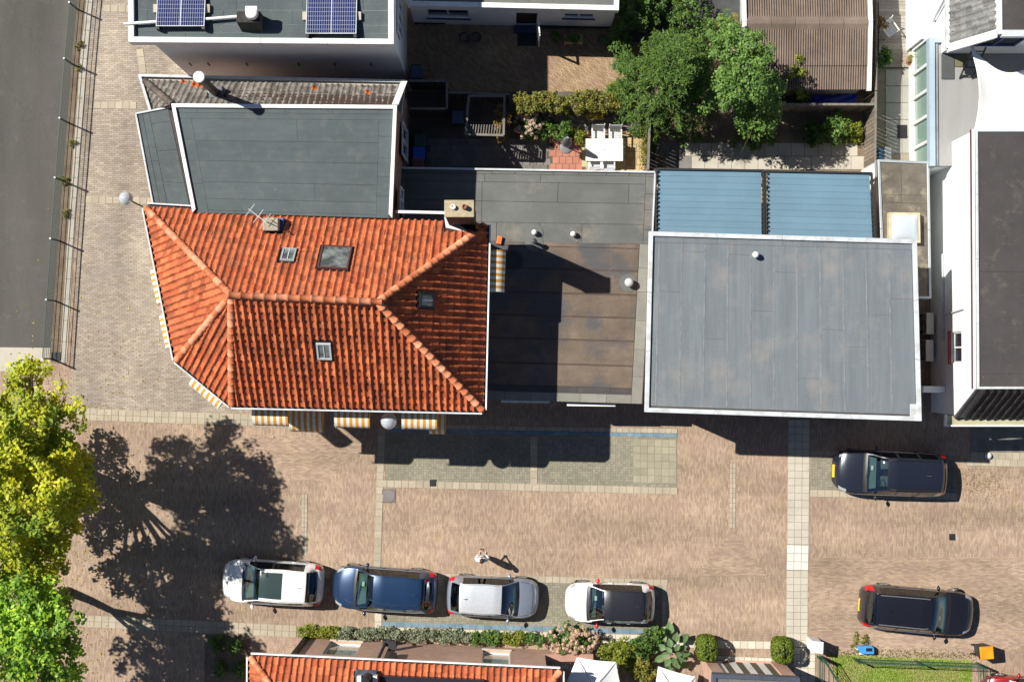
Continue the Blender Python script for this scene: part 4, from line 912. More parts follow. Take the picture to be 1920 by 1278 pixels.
# white sail over the courtyard
hs = 4.4
cs = [P(1817,82,hs+.4), P(1960,118,hs), P(1960,262,hs), P(1822,262,hs+.2)]
def sail(s, t):
    p = bil(cs, s, t); ed = 4*(s*(1-s)); p.y -= 0.62*4*s*(1-s)*(1-t) if False else 0.75*(math.sin(math.pi*min(1,s*1.1))*(1-t)**2); p.x += .33*math.sin(math.pi*t)*(1-s)**2; p.z -= .35*math.sin(math.pi*s)*math.sin(math.pi*t); return p
so_ = obj('shade_sail', MB().grid(sail, 24, 24), mat('sail_cloth', (0.8,0.8,0.78), 0.8, 0.02, spec=.2), smooth=True); m_ = so_.modifiers.new('thick', 'SOLIDIFY'); m_.thickness = .01
tag(so_, 'white shade sail with curved edges between the two white houses', 'shade sail')
# ------------------------------------------------------------------ house at the upper right corner: grey tiles, white gable
hE, hT = 4.6, 6.9
ge = P(1783,90,hE); gt = P(1873,46,hT); gt.y = ge.y
gh = thing('gable_house', 'white gabled house with grey tiled slope in the upper right corner', 'house', (ge.x+2, ge.y, 0))
far = 6.0
A, B, C_, D = ge, ge+Vector((0,far,0)), gt+Vector((0,far,0)), gt
g_pl = tile_plane(B, A, D, [B, A, D, C_], w=.27, g=.3, a=.05); underlay(gh, [B, A, D, C_], g_pl['n']); tile_roof(gh, [(g_pl, TILE_SLATE)], 200)
obj('wall', MB().add([(A.x+.12, A.y+.15, 0), (A.x+5, A.y+.15, 0), (A.x+5, A.y+.15, hT-.1), (D.x, D.y+.15, hT-.1), (A.x+.12, A.y+.15, hE-.1), (A.x+.12, B.y, 0), (A.x+.12, B.y, hE-.1)], [(0,1,2,3,4), (5,0,4,6)]), RENDER_W, gh)
obj('flat_top', MB().box(D.x, D.y, hT-.15, D.x+4, C_.y, hT), FELT_D, gh); obj('top_trim', MB().box(D.x-.08, D.y-.02, hT-.2, D.x+.1, C_.y, hT+.06), WHITE, gh); obj('top_trim', MB().box(D.x+.1, D.y-.12, hT-.2, D.x+4, D.y+.12, hT+.06), TRIM, gh)
obj('verge_board', MB().hexa([A+Vector((-.1,-.16,-.2)), D+Vector((-.1,-.16,-.2)), D+Vector((-.1,.14,-.2)), A+Vector((-.1,.14,-.2)), A+Vector((-.1,-.16,.1)), D+Vector((-.1,-.16,.1)), D+Vector((-.1,.14,.1)), A+Vector((-.1,.14,.1))]), WHITE, gh)
obj('eaves_gutter', MB().bar(A+Vector((-.12,0,-.06)), B+Vector((-.12,0,-.06)), .16, .14), TRIM, gh)
a_, b_ = Vector((gt.x-.3, A.y+.148, 0)), Vector((gt.x+1.6, A.y+.148, 0)); window_in(gh, a_, b_, 0, 1.7, 4.6, 6.1, rec=-.06, mull=1, frame=mat('blue_frame', (0.05,0.08,0.2), .5), sill=TRIM)
ld = thing('ladder', 'dark ladder leaning below the gable window', 'ladder', (gt.x+.1, A.y-.5, 0))
for dx in (0,.5): obj('rail', MB().bar((gt.x-.2+dx, A.y-.9, 2.9), (gt.x-.1+dx, A.y+.08, 4.3), .05, .07), DARKM, ld)
for k in range(4): obj('rung', MB().bar((gt.x-.18+.025*k, A.y-.75+.24*k, 3.12+.34*k), (gt.x+.32+.025*k, A.y-.75+.24*k, 3.12+.34*k), .04, .04), DARKM, ld)
obj('wall_pipe', MB().tube([(A.x+.02, A.y+1.0, .3), (A.x-.0, A.y+2.2, 4.3)], .05, 8), ZINC, gh)
obj('lower_wall', MB().box(PX(1728,60,2.3), A.y+.9, 0, A.x+.1, B.y, 2.3), RENDER_W, gh)
# ------------------------------------------------------------------ air conditioners in the alley
def aircon(px, py, label):
    c_ = P(px, py, 1.02); t = thing('air_conditioner', label, 'air conditioner', (c_.x, c_.y, 0), group='air conditioners in the alley')
    body = mat('aircon_case', (0.78,0.74,0.62), 0.5, .05)
    obj('case', MB().box(c_.x-.14, c_.y-.44, .32, c_.x+.17, c_.y+.44, 1.02), body, t, bevel=.02)
    obj('grille', MB().box(c_.x-.155, c_.y-.42, .36, c_.x-.141, c_.y+.42, .98), mat('aircon_grille', (0.16,0.17,0.18), .6), t)
    for k in (-.14,): obj('fan_ring', MB().tube([(c_.x-.17, c_.y+k+.26*math.cos(q), .67+.26*math.sin(q)) for q in [i*math.pi/8 for i in range(17)]], .018, 6), DARKM, t)
    for s in (-.35,.35): obj('foot', MB().box(c_.x-.18, c_.y+s-.03, 0, c_.x+.17, c_.y+s+.03, .32), BLACK, t)
aircon(1744,606,'upper beige air conditioner unit in the dark alley by the white wall')
aircon(1743,657,'lower beige air conditioner unit in the dark alley by the white wall')
# ------------------------------------------------------------------ corrugated shed roof
h0, h1 = 1.95, 2.25
shd = thing('corrugated_shed', 'shed with a brown corrugated roof and white verge boards at the top', 'shed', (PX(1515,100), PY(1515,100), 0))
eL, eR = P(1398,168,h0), P(1624,168,h0); eL.y = eR.y; rL, rR = P(1392,42,h1), P(1632,42,h1); rL.x, rR.x = eL.x, eR.x; rL.y = rR.y
CORR = mat('fibre_cement', (0.165,0.125,0.1), 0.9, 0.2, 1.0, 0.2, 30, rnd=.10, dirt=(0.11,0.085,0.07), dirt_amt=(.5,.75))
def corr(a, b, c_, d_, n):
    for k in range(n):
        q = [a.lerp(b, k/n), a.lerp(b, (k+1)/n), d_.lerp(c_, (k+1)/n), d_.lerp(c_, k/n)]; wv = 10
        def fn(s, t): p = bil(q, s, t); p.z += .028*math.sin(2*math.pi*s*wv)+.002*k; return p
        obj('roof_sheet', MB().grid(fn, wv*8, 1), CORR, shd, smooth=True)
mL, mR = eL.lerp(rL,.42), eR.lerp(rR,.42)
corr(eL, eR, mR+Vector((0,-.1,.0)), mL+Vector((0,-.1,0)), 5); corr(mL+Vector((0,-.18,.03)), mR+Vector((0,-.18,.03)), rR, rL, 5)
bL, bR = rL+Vector((0,3,-.3)), rR+Vector((0,3,-.3)); corr(rL, rR, bR, bL, 5)
for k in range(5):
    p, q = rL.lerp(rR, k/5), rL.lerp(rR, (k+1)/5); obj('ridge_cap', MB().hexa([p+Vector((0,-.36,-.06)), q+Vector((0,-.36,-.06)), q+Vector((0,.3,-.06)), p+Vector((0,.3,-.06)), p+Vector((0.01,-.08,.09)), q+Vector((-.01,-.08,.09)), q+Vector((-.01,.06,.09)), p+Vector((.01,.06,.09))]), CORR, shd)
for a_, r_ in ((eL, rL), (eR, rR)):
    sg = -1 if a_ is eL else 1
    obj('verge_board', MB().bar(a_+Vector((sg*.1,-.06,.02)), r_+Vector((sg*.1,0,.02)), .16, .2), WHITE, shd); obj('verge_board', MB().bar(r_+Vector((sg*.1,0,.02)), r_+Vector((sg*.1,3,-.28)), .16, .2), WHITE, shd)
obj('wall', MB().box(eL.x+.1, eL.y+.12, 0, eR.x-.1, eL.y+5.5, h0-.1), mat('shed_wall', (0.45,0.45,0.43), .8), shd)
# ================================================================== cars
def pch(pts):                                        # smooth curve through control points
    xs = [p[0] for p in pts]; ys = [p[1] for p in pts]; n = len(xs); m = [0.0]*n
    dl = [(ys[i+1]-ys[i])/(xs[i+1]-xs[i]) for i in range(n-1)]; m[0], m[-1] = dl[0], dl[-1]
    for i in range(1, n-1): m[i] = 0 if dl[i-1]*dl[i] <= 0 else 2*dl[i-1]*dl[i]/(dl[i-1]+dl[i])
    def f(x):
        x = min(max(x, xs[0]), xs[-1]); i = 0
        while i < n-2 and x > xs[i+1]: i += 1
        h = xs[i+1]-xs[i]; t = (x-xs[i])/h
        return (2*t**3-3*t*t+1)*ys[i]+(t**3-2*t*t+t)*h*m[i]+(-2*t**3+3*t*t)*ys[i+1]+(t**3-t*t)*h*m[i+1]
    return f
CGLASS = glass('car_glass', (0.62,0.76,0.72), 0.15); CGLASS_D = glass('car_glass_dark', (0.14,0.17,0.18), 0.1)
TYRE = mat('tyre', (0.018,0.017,0.017), 0.9, 0.2); RIM = mat('alloy_rim', (0.5,0.5,0.5), 0.3, 0.05, metal=.8); CTRIM = mat('car_trim', (0.018,0.018,0.02), 0.4, 0.05)
SEAT = mat('car_seat', (0.1,0.105,0.11), 0.8, 0.2); DASH = mat('dashboard', (0.15,0.22,0.205), 0.7, 0.15); PAPER = mat('paper', (0.75,0.75,0.72), 0.7, 0.05)
REDL = NT('tail_light'); REDL.col((0.55,0.008,0.015)); REDL.set(0.12, 0, .6); REDL = REDL.m
HEADL = NT('head_light'); HEADL.col((0.4,0.42,0.45)); HEADL.set(0.1, 0.3, .6); HEADL = HEADL.m
YPLATE = mat('yellow_plate', (0.75,0.48,0.03), 0.5, 0.03)
DKROOF = NT('dark_glass_roof'); DKROOF.col((0.035,0.055,0.055)); DKROOF.set(0.15, 0, .5); DKROOF = DKROOF.m
def car(label, px, py, heading, L, W, H, paintm, roofm=None, style='hatch', mirror=None, rails=None, sunroof=None, plate=None, steer=0.0, group='parked cars', darkrear=True, light_edge=True, belt=.9):
    c = P(px, py, .75); c.z = 0
    root = thing('parked_car', label, 'car', c, math.radians(heading), group)
    hw = W/2
    if style == 'hatch':
        top = [(-.5,.42),(-.497,.62),(-.485,.86),(-.465,belt+.06),(-.44,belt+.13),(-.375,H-.1),(-.33,H-.03),(-.2,H),(.0,H),(.085,H-.05),(.13,H-.12),(.255,belt+.12),(.275,belt+.075),(.3,belt+.06),(.4,belt-.05),(.455,belt-.17),(.485,.56),(.5,.36)]
        R0, R1, F0, F1 = -.45, -.355, .095, .262
    elif style == 'city':
        top = [(-.5,.42),(-.497,.62),(-.485,.84),(-.46,belt+.05),(-.44,belt+.12),(-.38,H-.12),(-.33,H-.03),(-.2,H),(.0,H-.02),(.07,H-.07),(.11,H-.14),(.235,belt+.12),(.26,belt+.075),(.29,belt+.05),(.4,belt-.07),(.455,belt-.18),(.485,.56),(.5,.36)]
        R0, R1, F0, F1 = -.45, -.36, .08, .242
    else:                                              # long mpv / estate
        top = [(-.5,.42),(-.497,.65),(-.487,.9),(-.475,belt+.12),(-.46,belt+.2),(-.425,H-.1),(-.4,H-.03),(-.25,H),(-.02,H),(.06,H-.05),(.1,H-.12),(.225,belt+.13),(.25,belt+.08),(.28,belt+.06),(.39,belt-.05),(.45,belt-.16),(.485,.58),(.5,.36)]
        R0, R1, F0, F1 = -.468, -.405, .07, .235
    zt = pch(top)
    wf = pch([(-.5,.72*hw),(-.49,.82*hw),(-.46,.91*hw),(-.38,.975*hw),(-.2,hw),(.2,hw),(.34,.98*hw),(.42,.9*hw),(.47,.77*hw),(.49,.64*hw),(.5,.5*hw)])
    rw = pch([(-.5,.6*hw),(R0,.72*hw),(R1,.71*hw),(-.1,.745*hw),(F0,.72*hw),(F1,.86*hw),(.34,.82*hw),(.44,.7*hw),(.5,.42*hw)])
    NX = 84; xs = [-.5+i/NX for i in range(NX+1)]
    low = [(.88,.2),(.95,.26),(.985,.4),(1.0,.56),(.995,.7),(.97,.82)]
    def ring(x):
        z1 = zt(x); w_ = wf(x); r = min(rw(x), w_*.93); zb = min(belt+.02*x, z1-.07)
        cab = max(0.0, min(1.0, (z1-belt-.08)/.3)); zr = z1-.045-.035*cab; zr = max(zr, zb+.02)
        pts = []
        for k, z in low: pts.append((w_*k, min(z, zb*.2+z*.8) if zb < .82 else z) if z < zb-.05 else (w_*(.97), zb-.05*(1-(z-.4))))
        pts.append((w_*.945, zb))
        for k in range(1, 4): t = k/4; pts.append((w_*.93*(1-t)+r*t+.012*math.sin(math.pi*t), zb+.012+(zr-zb-.012)*t))
        pts.append((r, zr))
        for t in (.055,.2,.36,.52,.68,.84,1.0): y = r*(1-t); pts.append((y, zr+(z1-zr)*(1-(y/r)**2.2)))
        return pts
    NR = len(ring(0.0)); full = []
    for x in xs:
        h_ = ring(x); rr = [(y, z) for y, z in h_]+[(-y, z) for y, z in h_[-2::-1]]
        row = []
        for y, z in rr:
            q = 1-(y/hw)**2; bow = (.10*max(0.0, (x-.02)/.48) - .085*max(0.0, (-x-.15)/.35))
            row.append((x*L+bow*(q-.55), y, z))
        full.append(row)
    M_ = len(full[0]); verts = [p for row in full for p in row]
    parts = {}
    wheels = [(.315*L if style != 'city' else .32*L), (-.30*L if style != 'long' else -.295*L)]; wr = .315
    def region(i, k):
        x = (xs[i]+xs[i+1])/2; kk = k if k < M_//2 else M_-2-k       # segment index from the sill (0) to the roof centre
        z = sum(full[i+a][k+b][2] for a in (0,1) for b in (0,1))/4; xx = sum(full[i+a][k+b][0] for a in (0,1) for b in (0,1))/4
        y = abs(sum(full[i+a][k+b][1] for a in (0,1) for b in (0,1))/4)
        if kk < 5 and any((xx-w_)**2+(z-.31)**2 < (wr+.05)**2 for w_ in wheels): return None
        g0, g1 = NR-12, NR-8                                        # side glass band is segments NR-12..NR-9
        roofseg = kk >= NR-8
        if roofseg:
            if F0 < x < F1-.004 and kk >= NR-8+1: return 'windscreen'
            if F1-.004 <= x < F1+.026: return 'cowl'
            if R0 < x < R1 and kk >= NR-8+1: return 'rear_window'
            if R1 <= x <= F0: 
                if sunroof and sunroof[0] < x < sunroof[1] and kk >= NR-8+2: return 'glass_roof'
                return 'roof'
            if x >= F1+.026 and x < .44: return 'bonnet'
        if NR-12 <= kk < NR-8 and R1+.02 < x < F1-.03:
            for bx in (-.02, -.21 if style != 'city' else -.6):
                if abs(x-bx) < .012: return 'pillar'
            return 'side_window'
        if .40 < x < .468 and NR-13 <= kk < NR-8: return 'headlight'
        if x < -.425 and x > -.488 and NR-15 <= kk < NR-9: return 'tail_light'
        if kk < 1: return 'sill'
        if abs(x) > .47 and kk < 3: return 'bumper'
        return 'body'
    for i in range(NX):
        for k in range(M_-1):
            rg = region(i, k)
            if rg is None: continue
            if rg in ('headlight', 'tail_light', 'side_window', 'pillar', 'sill'): rg += '_l' if k < M_//2 else '_r'
            parts.setdefault(rg, []).append((i*M_+k, (i+1)*M_+k, (i+1)*M_+k+1, i*M_+k+1))
    mats = dict(body=paintm, roof=roofm or paintm, bonnet=paintm, windscreen=CGLASS, rear_window=CGLASS_D, side_window=CGLASS_D, glass_roof=DKROOF, cowl=CTRIM, pillar=CTRIM, headlight=HEADL, tail_light=REDL, sill=CTRIM, bumper=paintm)
    for rg, fs in parts.items():
        base = rg[:-2] if rg[-2:] in ('_l', '_r') else rg
        used = sorted({q for f in fs for q in f}); mp = {q: n for n, q in enumerate(used)}
        mb = MB().add([verts[q] for q in used], [tuple(mp[q] for q in f)[::-1] for f in fs])
        o = obj(base, mb, mats[base], root, local=True, smooth=True)
    ix = lambda x: int(round((x+.5)*NX))
    def seam(pts, nm='panel_gap'): obj(nm, MB().tube(pts, .008, 4, False), BLACK, root, local=True)
    for kk in (NR-8, M_-1-(NR-8)):
        seam([full[i][kk] for i in range(ix(F1+.03), ix(.43), 2)]); seam([full[i][kk+(1 if kk < M_//2 else -1)] for i in range(ix(R1), ix(F0)+1, 3)], 'roof_gutter')
    seam([full[ix(.432)][k] for k in range(NR-9, M_-NR+9)])
    for x in (.215, -.02, -.215):
        i = ix(x); seam([full[i][k] for k in range(1, NR-11)]); seam([full[i][M_-1-k] for k in range(1, NR-11)])
    ends = MB().add(full[0], [tuple(range(M_))]); ends2 = MB().add(full[-1], [tuple(range(M_-1,-1,-1))])
    obj('rear_panel', ends, paintm, root, local=True); obj('grille', ends2, CTRIM, root, local=True)
    obj('floor', MB().box(-.44*L, -hw*.86, .17, .44*L, hw*.86, .24), BLACK, root, local=True)
    for wx in wheels:
        for s in (-1, 1):
            a = steer if wx > 0 else 0.0
            tw = thing_wheel(root, wx, s*(hw-.115), wr, a)
    # mirrors
    mx = F1*L-.18*L*.5
    for s in (-1, 1):
        mb = MB().grid(lambda u_, v_: (mx+.075*math.sin(math.pi*v_)*math.cos(2*math.pi*u_)+.02-.03*v_, s*(hw-.04+.25*v_), belt+.06+.075*math.sin(math.pi*min(1,.12+.86*v_))*math.sin(2*math.pi*u_)), 12, 8)
        obj('door_mirror', mb, mirror or paintm, root, local=True, smooth=True)
    # inside: dashboard, seats, wheel
    obj('dashboard', MB().hexa([(F0*L+.25,-.66*hw,.45),(F1*L-.06,-.72*hw,.45),(F1*L-.06,.72*hw,.45),(F0*L+.25,.66*hw,.45),(F0*L+.32,-.66*hw,belt-.08),(F1*L-.05,-.72*hw,belt-.0),(F1*L-.05,.72*hw,belt-.0),(F0*L+.32,.66*hw,belt-.08)]), DASH, root, local=True)
    for s in (-1, 1):
        x = F0*L-.22
        se = obj('seat', MB().box(x-.25, s*.36-.23, .3, x+.28, s*.36+.23, .52), SEAT, root, local=True, bevel=.06)
        obj('seat_back', MB().hexa([(x-.42,s*.36-.22,.5),(x-.26,s*.36-.22,.5),(x-.26,s*.36+.22,.5),(x-.42,s*.36+.22,.5),(x-.62,s*.36-.18,1.05),(x-.5,s*.36-.18,1.05),(x-.5,s*.36+.18,1.05),(x-.62,s*.36+.18,1.05)]), SEAT, se, local=True, bevel=.04)
        obj('head_rest', MB().box(x-.66, s*.36-.12, 1.08, x-.56, s*.36+.12, 1.25), SEAT, se, local=True, bevel=.03)
    obj('rear_bench', MB().hexa([(-.27*L,-.6,.3),(-.15*L,-.6,.3),(-.15*L,.6,.3),(-.27*L,.6,.3),(-.32*L,-.55,1.0),(-.27*L,-.55,1.0),(-.27*L,.55,1.0),(-.32*L,.55,1.0)]), SEAT, root, local=True, bevel=.04)
    obj('steering_wheel', MB().tube([(F0*L+.2+.04*math.sin(q), .36+.18*math.cos(q), .84+.17*math.sin(q)) for q in [i*math.pi/10 for i in range(21)]], .016, 6), BLACK, root, local=True)
    obj('parking_permit', MB().box(F1*L-.3, -.3, belt-.005, F1*L-.2, -.12, belt+.004), PAPER, root, local=True)
    for s in (-1, 1): obj('wiper', MB().tube([(F1*L+.02, s*.1+.28, belt+.12), (F1*L-.05, s*.1-.25, belt+.135)], .012, 5), BLACK, root, local=True)
    obj('roof_aerial', MB().tube([(-.27*L,0,H-.01), (-.31*L,0,H+.1)], .012, 5), BLACK, root, local=True)
    obj('rear_wiper', MB().tube([(R0*L-.0,0,belt+.16), (R0*L+.03,.3,belt+.2)], .012, 5), BLACK, root, local=True)
    for s in (-1, 1):
        for x in (.02, -.2): obj('door_handle', MB().box(x*L-.1, s*hw*.975-.02, belt-.14, x*L+.06, s*hw*.975+.02, belt-.11), paintm, root, local=True)
    if light_edge:
        for s in (-1, 1): obj('window_trim', MB().tube([(F1*L-.3, s*(wf(.1)*.955), belt+.012), (0, s*(wf(0)*.955), belt+.012), (R1*L+.08, s*(wf(R1)*.955), belt+.012)], .014, 5), RIM, root, local=True)
    if rails:
        for s in (-1, 1): obj('roof_rail', MB().tube([(F0*L-.1, s*.64*hw, H-.05), (0, s*.66*hw, H+.02), (R1*L+.1, s*.64*hw, H-.04)], .022, 6), rails, root, local=True)
    if plate:
        x = .5*L+.045 if plate > 0 else -.5*L-.045
        obj('number_plate', MB().hexa([(x-.012,-.26,.42),(x+.012,-.26,.42),(x+.012,.26,.42),(x-.012,.26,.42),(x-.05*plate-.012,-.26,.54),(x-.05*plate+.012,-.26,.54),(x-.05*plate+.012,.26,.54),(x-.05*plate-.012,.26,.54)]), YPLATE, root, local=True)
    return root
WM = {}
def thing_wheel(root, x, y, r, steer):
    s = 1 if y > 0 else -1
    if 't' not in WM:
        t = MB(); pr = [(.2,-.09),(.29,-.1),(.315,-.07),(.315,.07),(.29,.1),(.2,.09)]; n = 24; b = 0
        for rr, yy in pr:
            for k in range(n): a = 2*math.pi*k/n; t.v.append((rr*math.cos(a), yy, rr*math.sin(a)))
        for i in range(len(pr)-1):
            for k in range(n): t.f.append((i*n+k, i*n+(k+1)%n, (i+1)*n+(k+1)%n, (i+1)*n+k))
        WM['t'] = mesh('wheel', t, TYRE, True)
        q = MB()
        for k in range(5):
            a = 2*math.pi*k/5; q.bar((0,.07,0), (.2*math.cos(a),.085,.2*math.sin(a)), .05, .03, up=(0,1,0))
        q.tube([(.2*math.cos(k*math.pi/10), .08, .2*math.sin(k*math.pi/10)) for k in range(21)], .02, 6)
        WM['r'] = mesh('rim', q, RIM, True)
    w_ = bpy.data.objects.new('wheel', WM['t']); COL.objects.link(w_); w_.parent = root; w_.location = (x, y, r-.001); w_.rotation_euler = (0,0,steer+(0 if s > 0 else math.pi)); OFF[w_] = Vector((0,0,0))
    g = bpy.data.objects.new('rim', WM['r']); COL.objects.link(g); g.parent = w_
    return w_
P_WHITE = paint('car_white', (0.78,0.78,0.77)); P_BLUE = paint('car_blue', (0.014,0.042,0.105), .3, .35); P_SILV = paint('car_silver', (0.28,0.32,0.4), .3, .4); P_SROOF = paint('car_silver_roof', (0.56,0.59,0.63), .35, .3)
P_NAVY = paint('car_navy', (0.016,0.02,0.034), .25, .3); P_BLACK = paint('car_black', (0.012,0.012,0.018), .25, .2); P_BROOF = paint('car_black_roof', (0.016,0.016,0.02), .35); P_RED = paint('car_red', (0.35,0.01,0.015), .3, .2); M_RED = paint('mirror_red', (0.6,0.01,0.03), .3)
car('white hatchback with a large dark glass roof, leftmost in the row of cars', 510, 1092, 176.4, 4.12, 1.8, 1.55, P_WHITE, sunroof=(-.13,.09), rails=None)
car('blue hatchback with a blue roof parked behind the white hatchback', 721, 1105, 176.2, 4.28, 1.8, 1.5, P_BLUE)
car('silver grey small hatchback with red tail lights, nearest the standing person', 924, 1119, -2.6, 3.74, 1.66, 1.5, P_SILV, roofm=P_SROOF, style='hatch')
car('small white car with black roof and bright red mirrors by the hydrangea', 1145, 1130, 178.4, 3.62, 1.66, 1.46, P_WHITE, roofm=P_BROOF, style='city', mirror=M_RED, light_edge=False)
car('dark navy estate car half in the shade of the grey roofed building', 1671, 887, 177.8, 4.58, 1.86, 1.55, P_NAVY, style='long', rails=CTRIM, plate=1)
car('black estate car with yellow rear plate near the lawn', 1722, 1144, -5.0, 4.66, 1.84, 1.55, P_BLACK, style='long', rails=RIM, plate=-1, steer=.35)
car('red car cut off by the lower right photo corner', 1938, 1309, 178.0, 4.1, 1.75, 1.5, P_RED)
# ================================================================== plants
def leaf_mesh(name, cen, nrm, size, m, parent=None, asp=0.55, fold=0.25, kind=None):
    """many small folded leaf blades: centres, outward directions (numpy) -> one mesh"""
    n = len(cen); t = RNG.normal(size=(n,3)); nrm = nrm/np.maximum(1e-6, np.linalg.norm(nrm, axis=1, keepdims=True))
    a = np.cross(nrm, t); a /= np.maximum(1e-6, np.linalg.norm(a, axis=1, keepdims=True)); b = np.cross(nrm, a)
    s = size*(0.65+0.7*RNG.random((n,1)))
    tip = cen+a*s; base = cen-a*s*.9; l = cen+b*s*asp+nrm*s*fold*.6; r = cen-b*s*asp+nrm*s*fold*.6
    v = np.stack([base, l, tip, r], 1).reshape(-1, 3)
    if parent is not None: v = v-np.array(OFF[parent])
    me = bpy.data.meshes.new(name); me.vertices.add(n*4); me.vertices.foreach_set('co', v.astype(np.float32).ravel())
    me.loops.add(n*6); me.polygons.add(n*2); i = np.arange(n)*4
    f = np.stack([i, i+1, i+2, i, i+2, i+3], 1).astype(np.int32).ravel(); me.loops.foreach_set('vertex_index', f)
    me.polygons.foreach_set('loop_start', (np.arange(n*2)*3).astype(np.int32)); me.polygons.foreach_set('loop_total', np.full(n*2, 3, np.int32))
    me.update(calc_edges=True); me.validate(); me.materials.append(m)
    o = bpy.data.objects.new(name, me); COL.objects.link(o)
    if parent is not None: o.parent = parent
    if kind: o['kind'] = kind
    return o
def clumps(cc, rad, per, up=0.55, flat=0.7):
    """scatter per leaves around every clump centre"""
    cc = np.array(cc); k = len(cc); d = RNG.normal(size=(k*per,3)); d /= np.linalg.norm(d, axis=1, keepdims=True)
    r = (RNG.random((k*per,1))**.45); rr = np.repeat(rad if isinstance(rad, np.ndarray) else np.full(k, rad), per)[:,None]
    off = d*r*rr; off[:,2] *= flat
    n = d*0.6+RNG.normal(size=(k*per,3))*.35; n[:,2] += up+.35
    return np.repeat(cc, per, 0)+off, n
def crown_pts(lobes, n, shell=0.62, zmin=None):
    out = []
    vol = np.array([a[3]*a[4]*a[5] for a in lobes])**.72; vol = vol/vol.sum()
    for a, q in zip(lobes, vol):
        k = max(2, int(n*q)); d = RNG.normal(size=(k,3)); d /= np.linalg.norm(d, axis=1, keepdims=True); r = shell+(1-shell)*RNG.random((k,1))**.7
        out.append(np.array(a[:3])+d*r*np.array(a[3:6])*(1+.12*RNG.normal(size=(k,1))))
    p = np.concatenate(out)
    return p
BARK = mat('bark', (0.085,0.065,0.048), 0.95, 0.3, 6, 0.3, 25, bump=.5)
def limbs(root, base, h0, lobes, r0, m=BARK, extra=3, twigs=None):
    """tapered trunk and limbs reaching into every lobe of the crown"""
    base = Vector(base); fork = base+Vector((0,0,h0))
    obj('trunk', MB().tube([base, base+Vector((.03,.02,h0*.5)), fork], [r0*1.25, r0, r0*.85], 12), m, root, smooth=True)
    for lb in lobes:
        c = Vector(lb[:3]); p1 = fork.lerp(c, .45)+Vector((random.uniform(-.2,.2), random.uniform(-.2,.2), .25))
        mb = MB().tube([fork-Vector((0,0,.1)), p1, c, c+(c-p1)*.2], [r0*.55, r0*.36, r0*.2, r0*.05], 8)
        for k in range(extra):
            d = Vector((random.gauss(0,1)*lb[3], random.gauss(0,1)*lb[4], random.gauss(.2,.4)*lb[5]))*.42; mb.tube([p1.lerp(c, random.random()), c+d*.5, c+d], [r0*.2, r0*.12, r0*.04], 6)
        obj('limb', mb, m, root, smooth=True)
LF_Y = leafm('maple_yellow', [(0.276,0.363,0.026), (0.554,0.533,0.030), (0.660,0.660,0.032), (0.660,0.660,0.042)], .35, .6, [(0.085,0.181,0.026), (0.160,0.276,0.030), (0.257,0.363,0.032)])
LF_G = leafm('maple_green', [(0.121,0.271,0.032), (0.244,0.461,0.040), (0.380,0.624,0.054), (0.596,0.733,0.054)], .35, .5, [(0.068,0.163,0.028), (0.135,0.271,0.032)])
LF_CON = leafm('conifer_green', [(0.035,0.088,0.018), (0.079,0.158,0.025), (0.131,0.219,0.028)], .2, .8, [(0.044,0.096,0.018), (0.123,0.193,0.025)])
LF_MAP = leafm('sycamore_green', [(0.066,0.149,0.030), (0.123,0.231,0.046), (0.198,0.314,0.058)], .3)
LF_HED = leafm('hedge_green', [(0.065,0.098,0.016), (0.117,0.143,0.021), (0.195,0.182,0.026), (0.286,0.221,0.033)], .25)
LF_BOX = leafm('box_green', [(0.068,0.115,0.011), (0.121,0.176,0.014), (0.176,0.216,0.016)], .2)
LF_SH = leafm('shrub_green', [(0.041,0.095,0.020), (0.081,0.162,0.027), (0.135,0.216,0.034)], .3)
LF_LI = leafm('lime_green', [(0.12,0.17,0.015), (0.19,0.23,0.02), (0.26,0.27,0.03)], .35)
LF_GR = leafm('grey_green', [(0.11,0.14,0.075), (0.17,0.2,0.12), (0.24,0.26,0.17)], .2)
LF_BR = leafm('vine_rust', [(0.12,0.09,0.02), (0.2,0.14,0.03), (0.26,0.13,0.03)], .25)
LF_WD = leafm('weed_yellow', [(0.12,0.13,0.03), (0.22,0.2,0.06), (0.3,0.25,0.09)], .2)
FLW = leafm('hydrangea_bloom', [(0.5,0.26,0.17), (0.62,0.42,0.29), (0.68,0.58,0.43)], .2)
FLW_W = leafm('cream_bloom', [(0.55,0.48,0.36), (0.6,0.4,0.28), (0.62,0.52,0.42)], .2)
def broad_tree(name, label, base, h0, r0, lobes, ncl, per, crad, lsize, m, group=None, cat='tree'):
    t = thing(name, label, cat, base, group=group)
    limbs(t, base, h0, lobes, r0)
    cc = crown_pts(lobes, ncl); rad = crad*(.7+.6*RNG.random(len(cc)))
    cen_, nn = clumps(cc, rad, per); leaf_mesh('crown', cen_, nn, lsize, m, t); return t
def at(px, py, h): p = P(px, py, h); return (p.x, p.y, h)
def lobe(px, py, h, rx, ry, rz): return at(px, py, h)+(rx, ry, rz)
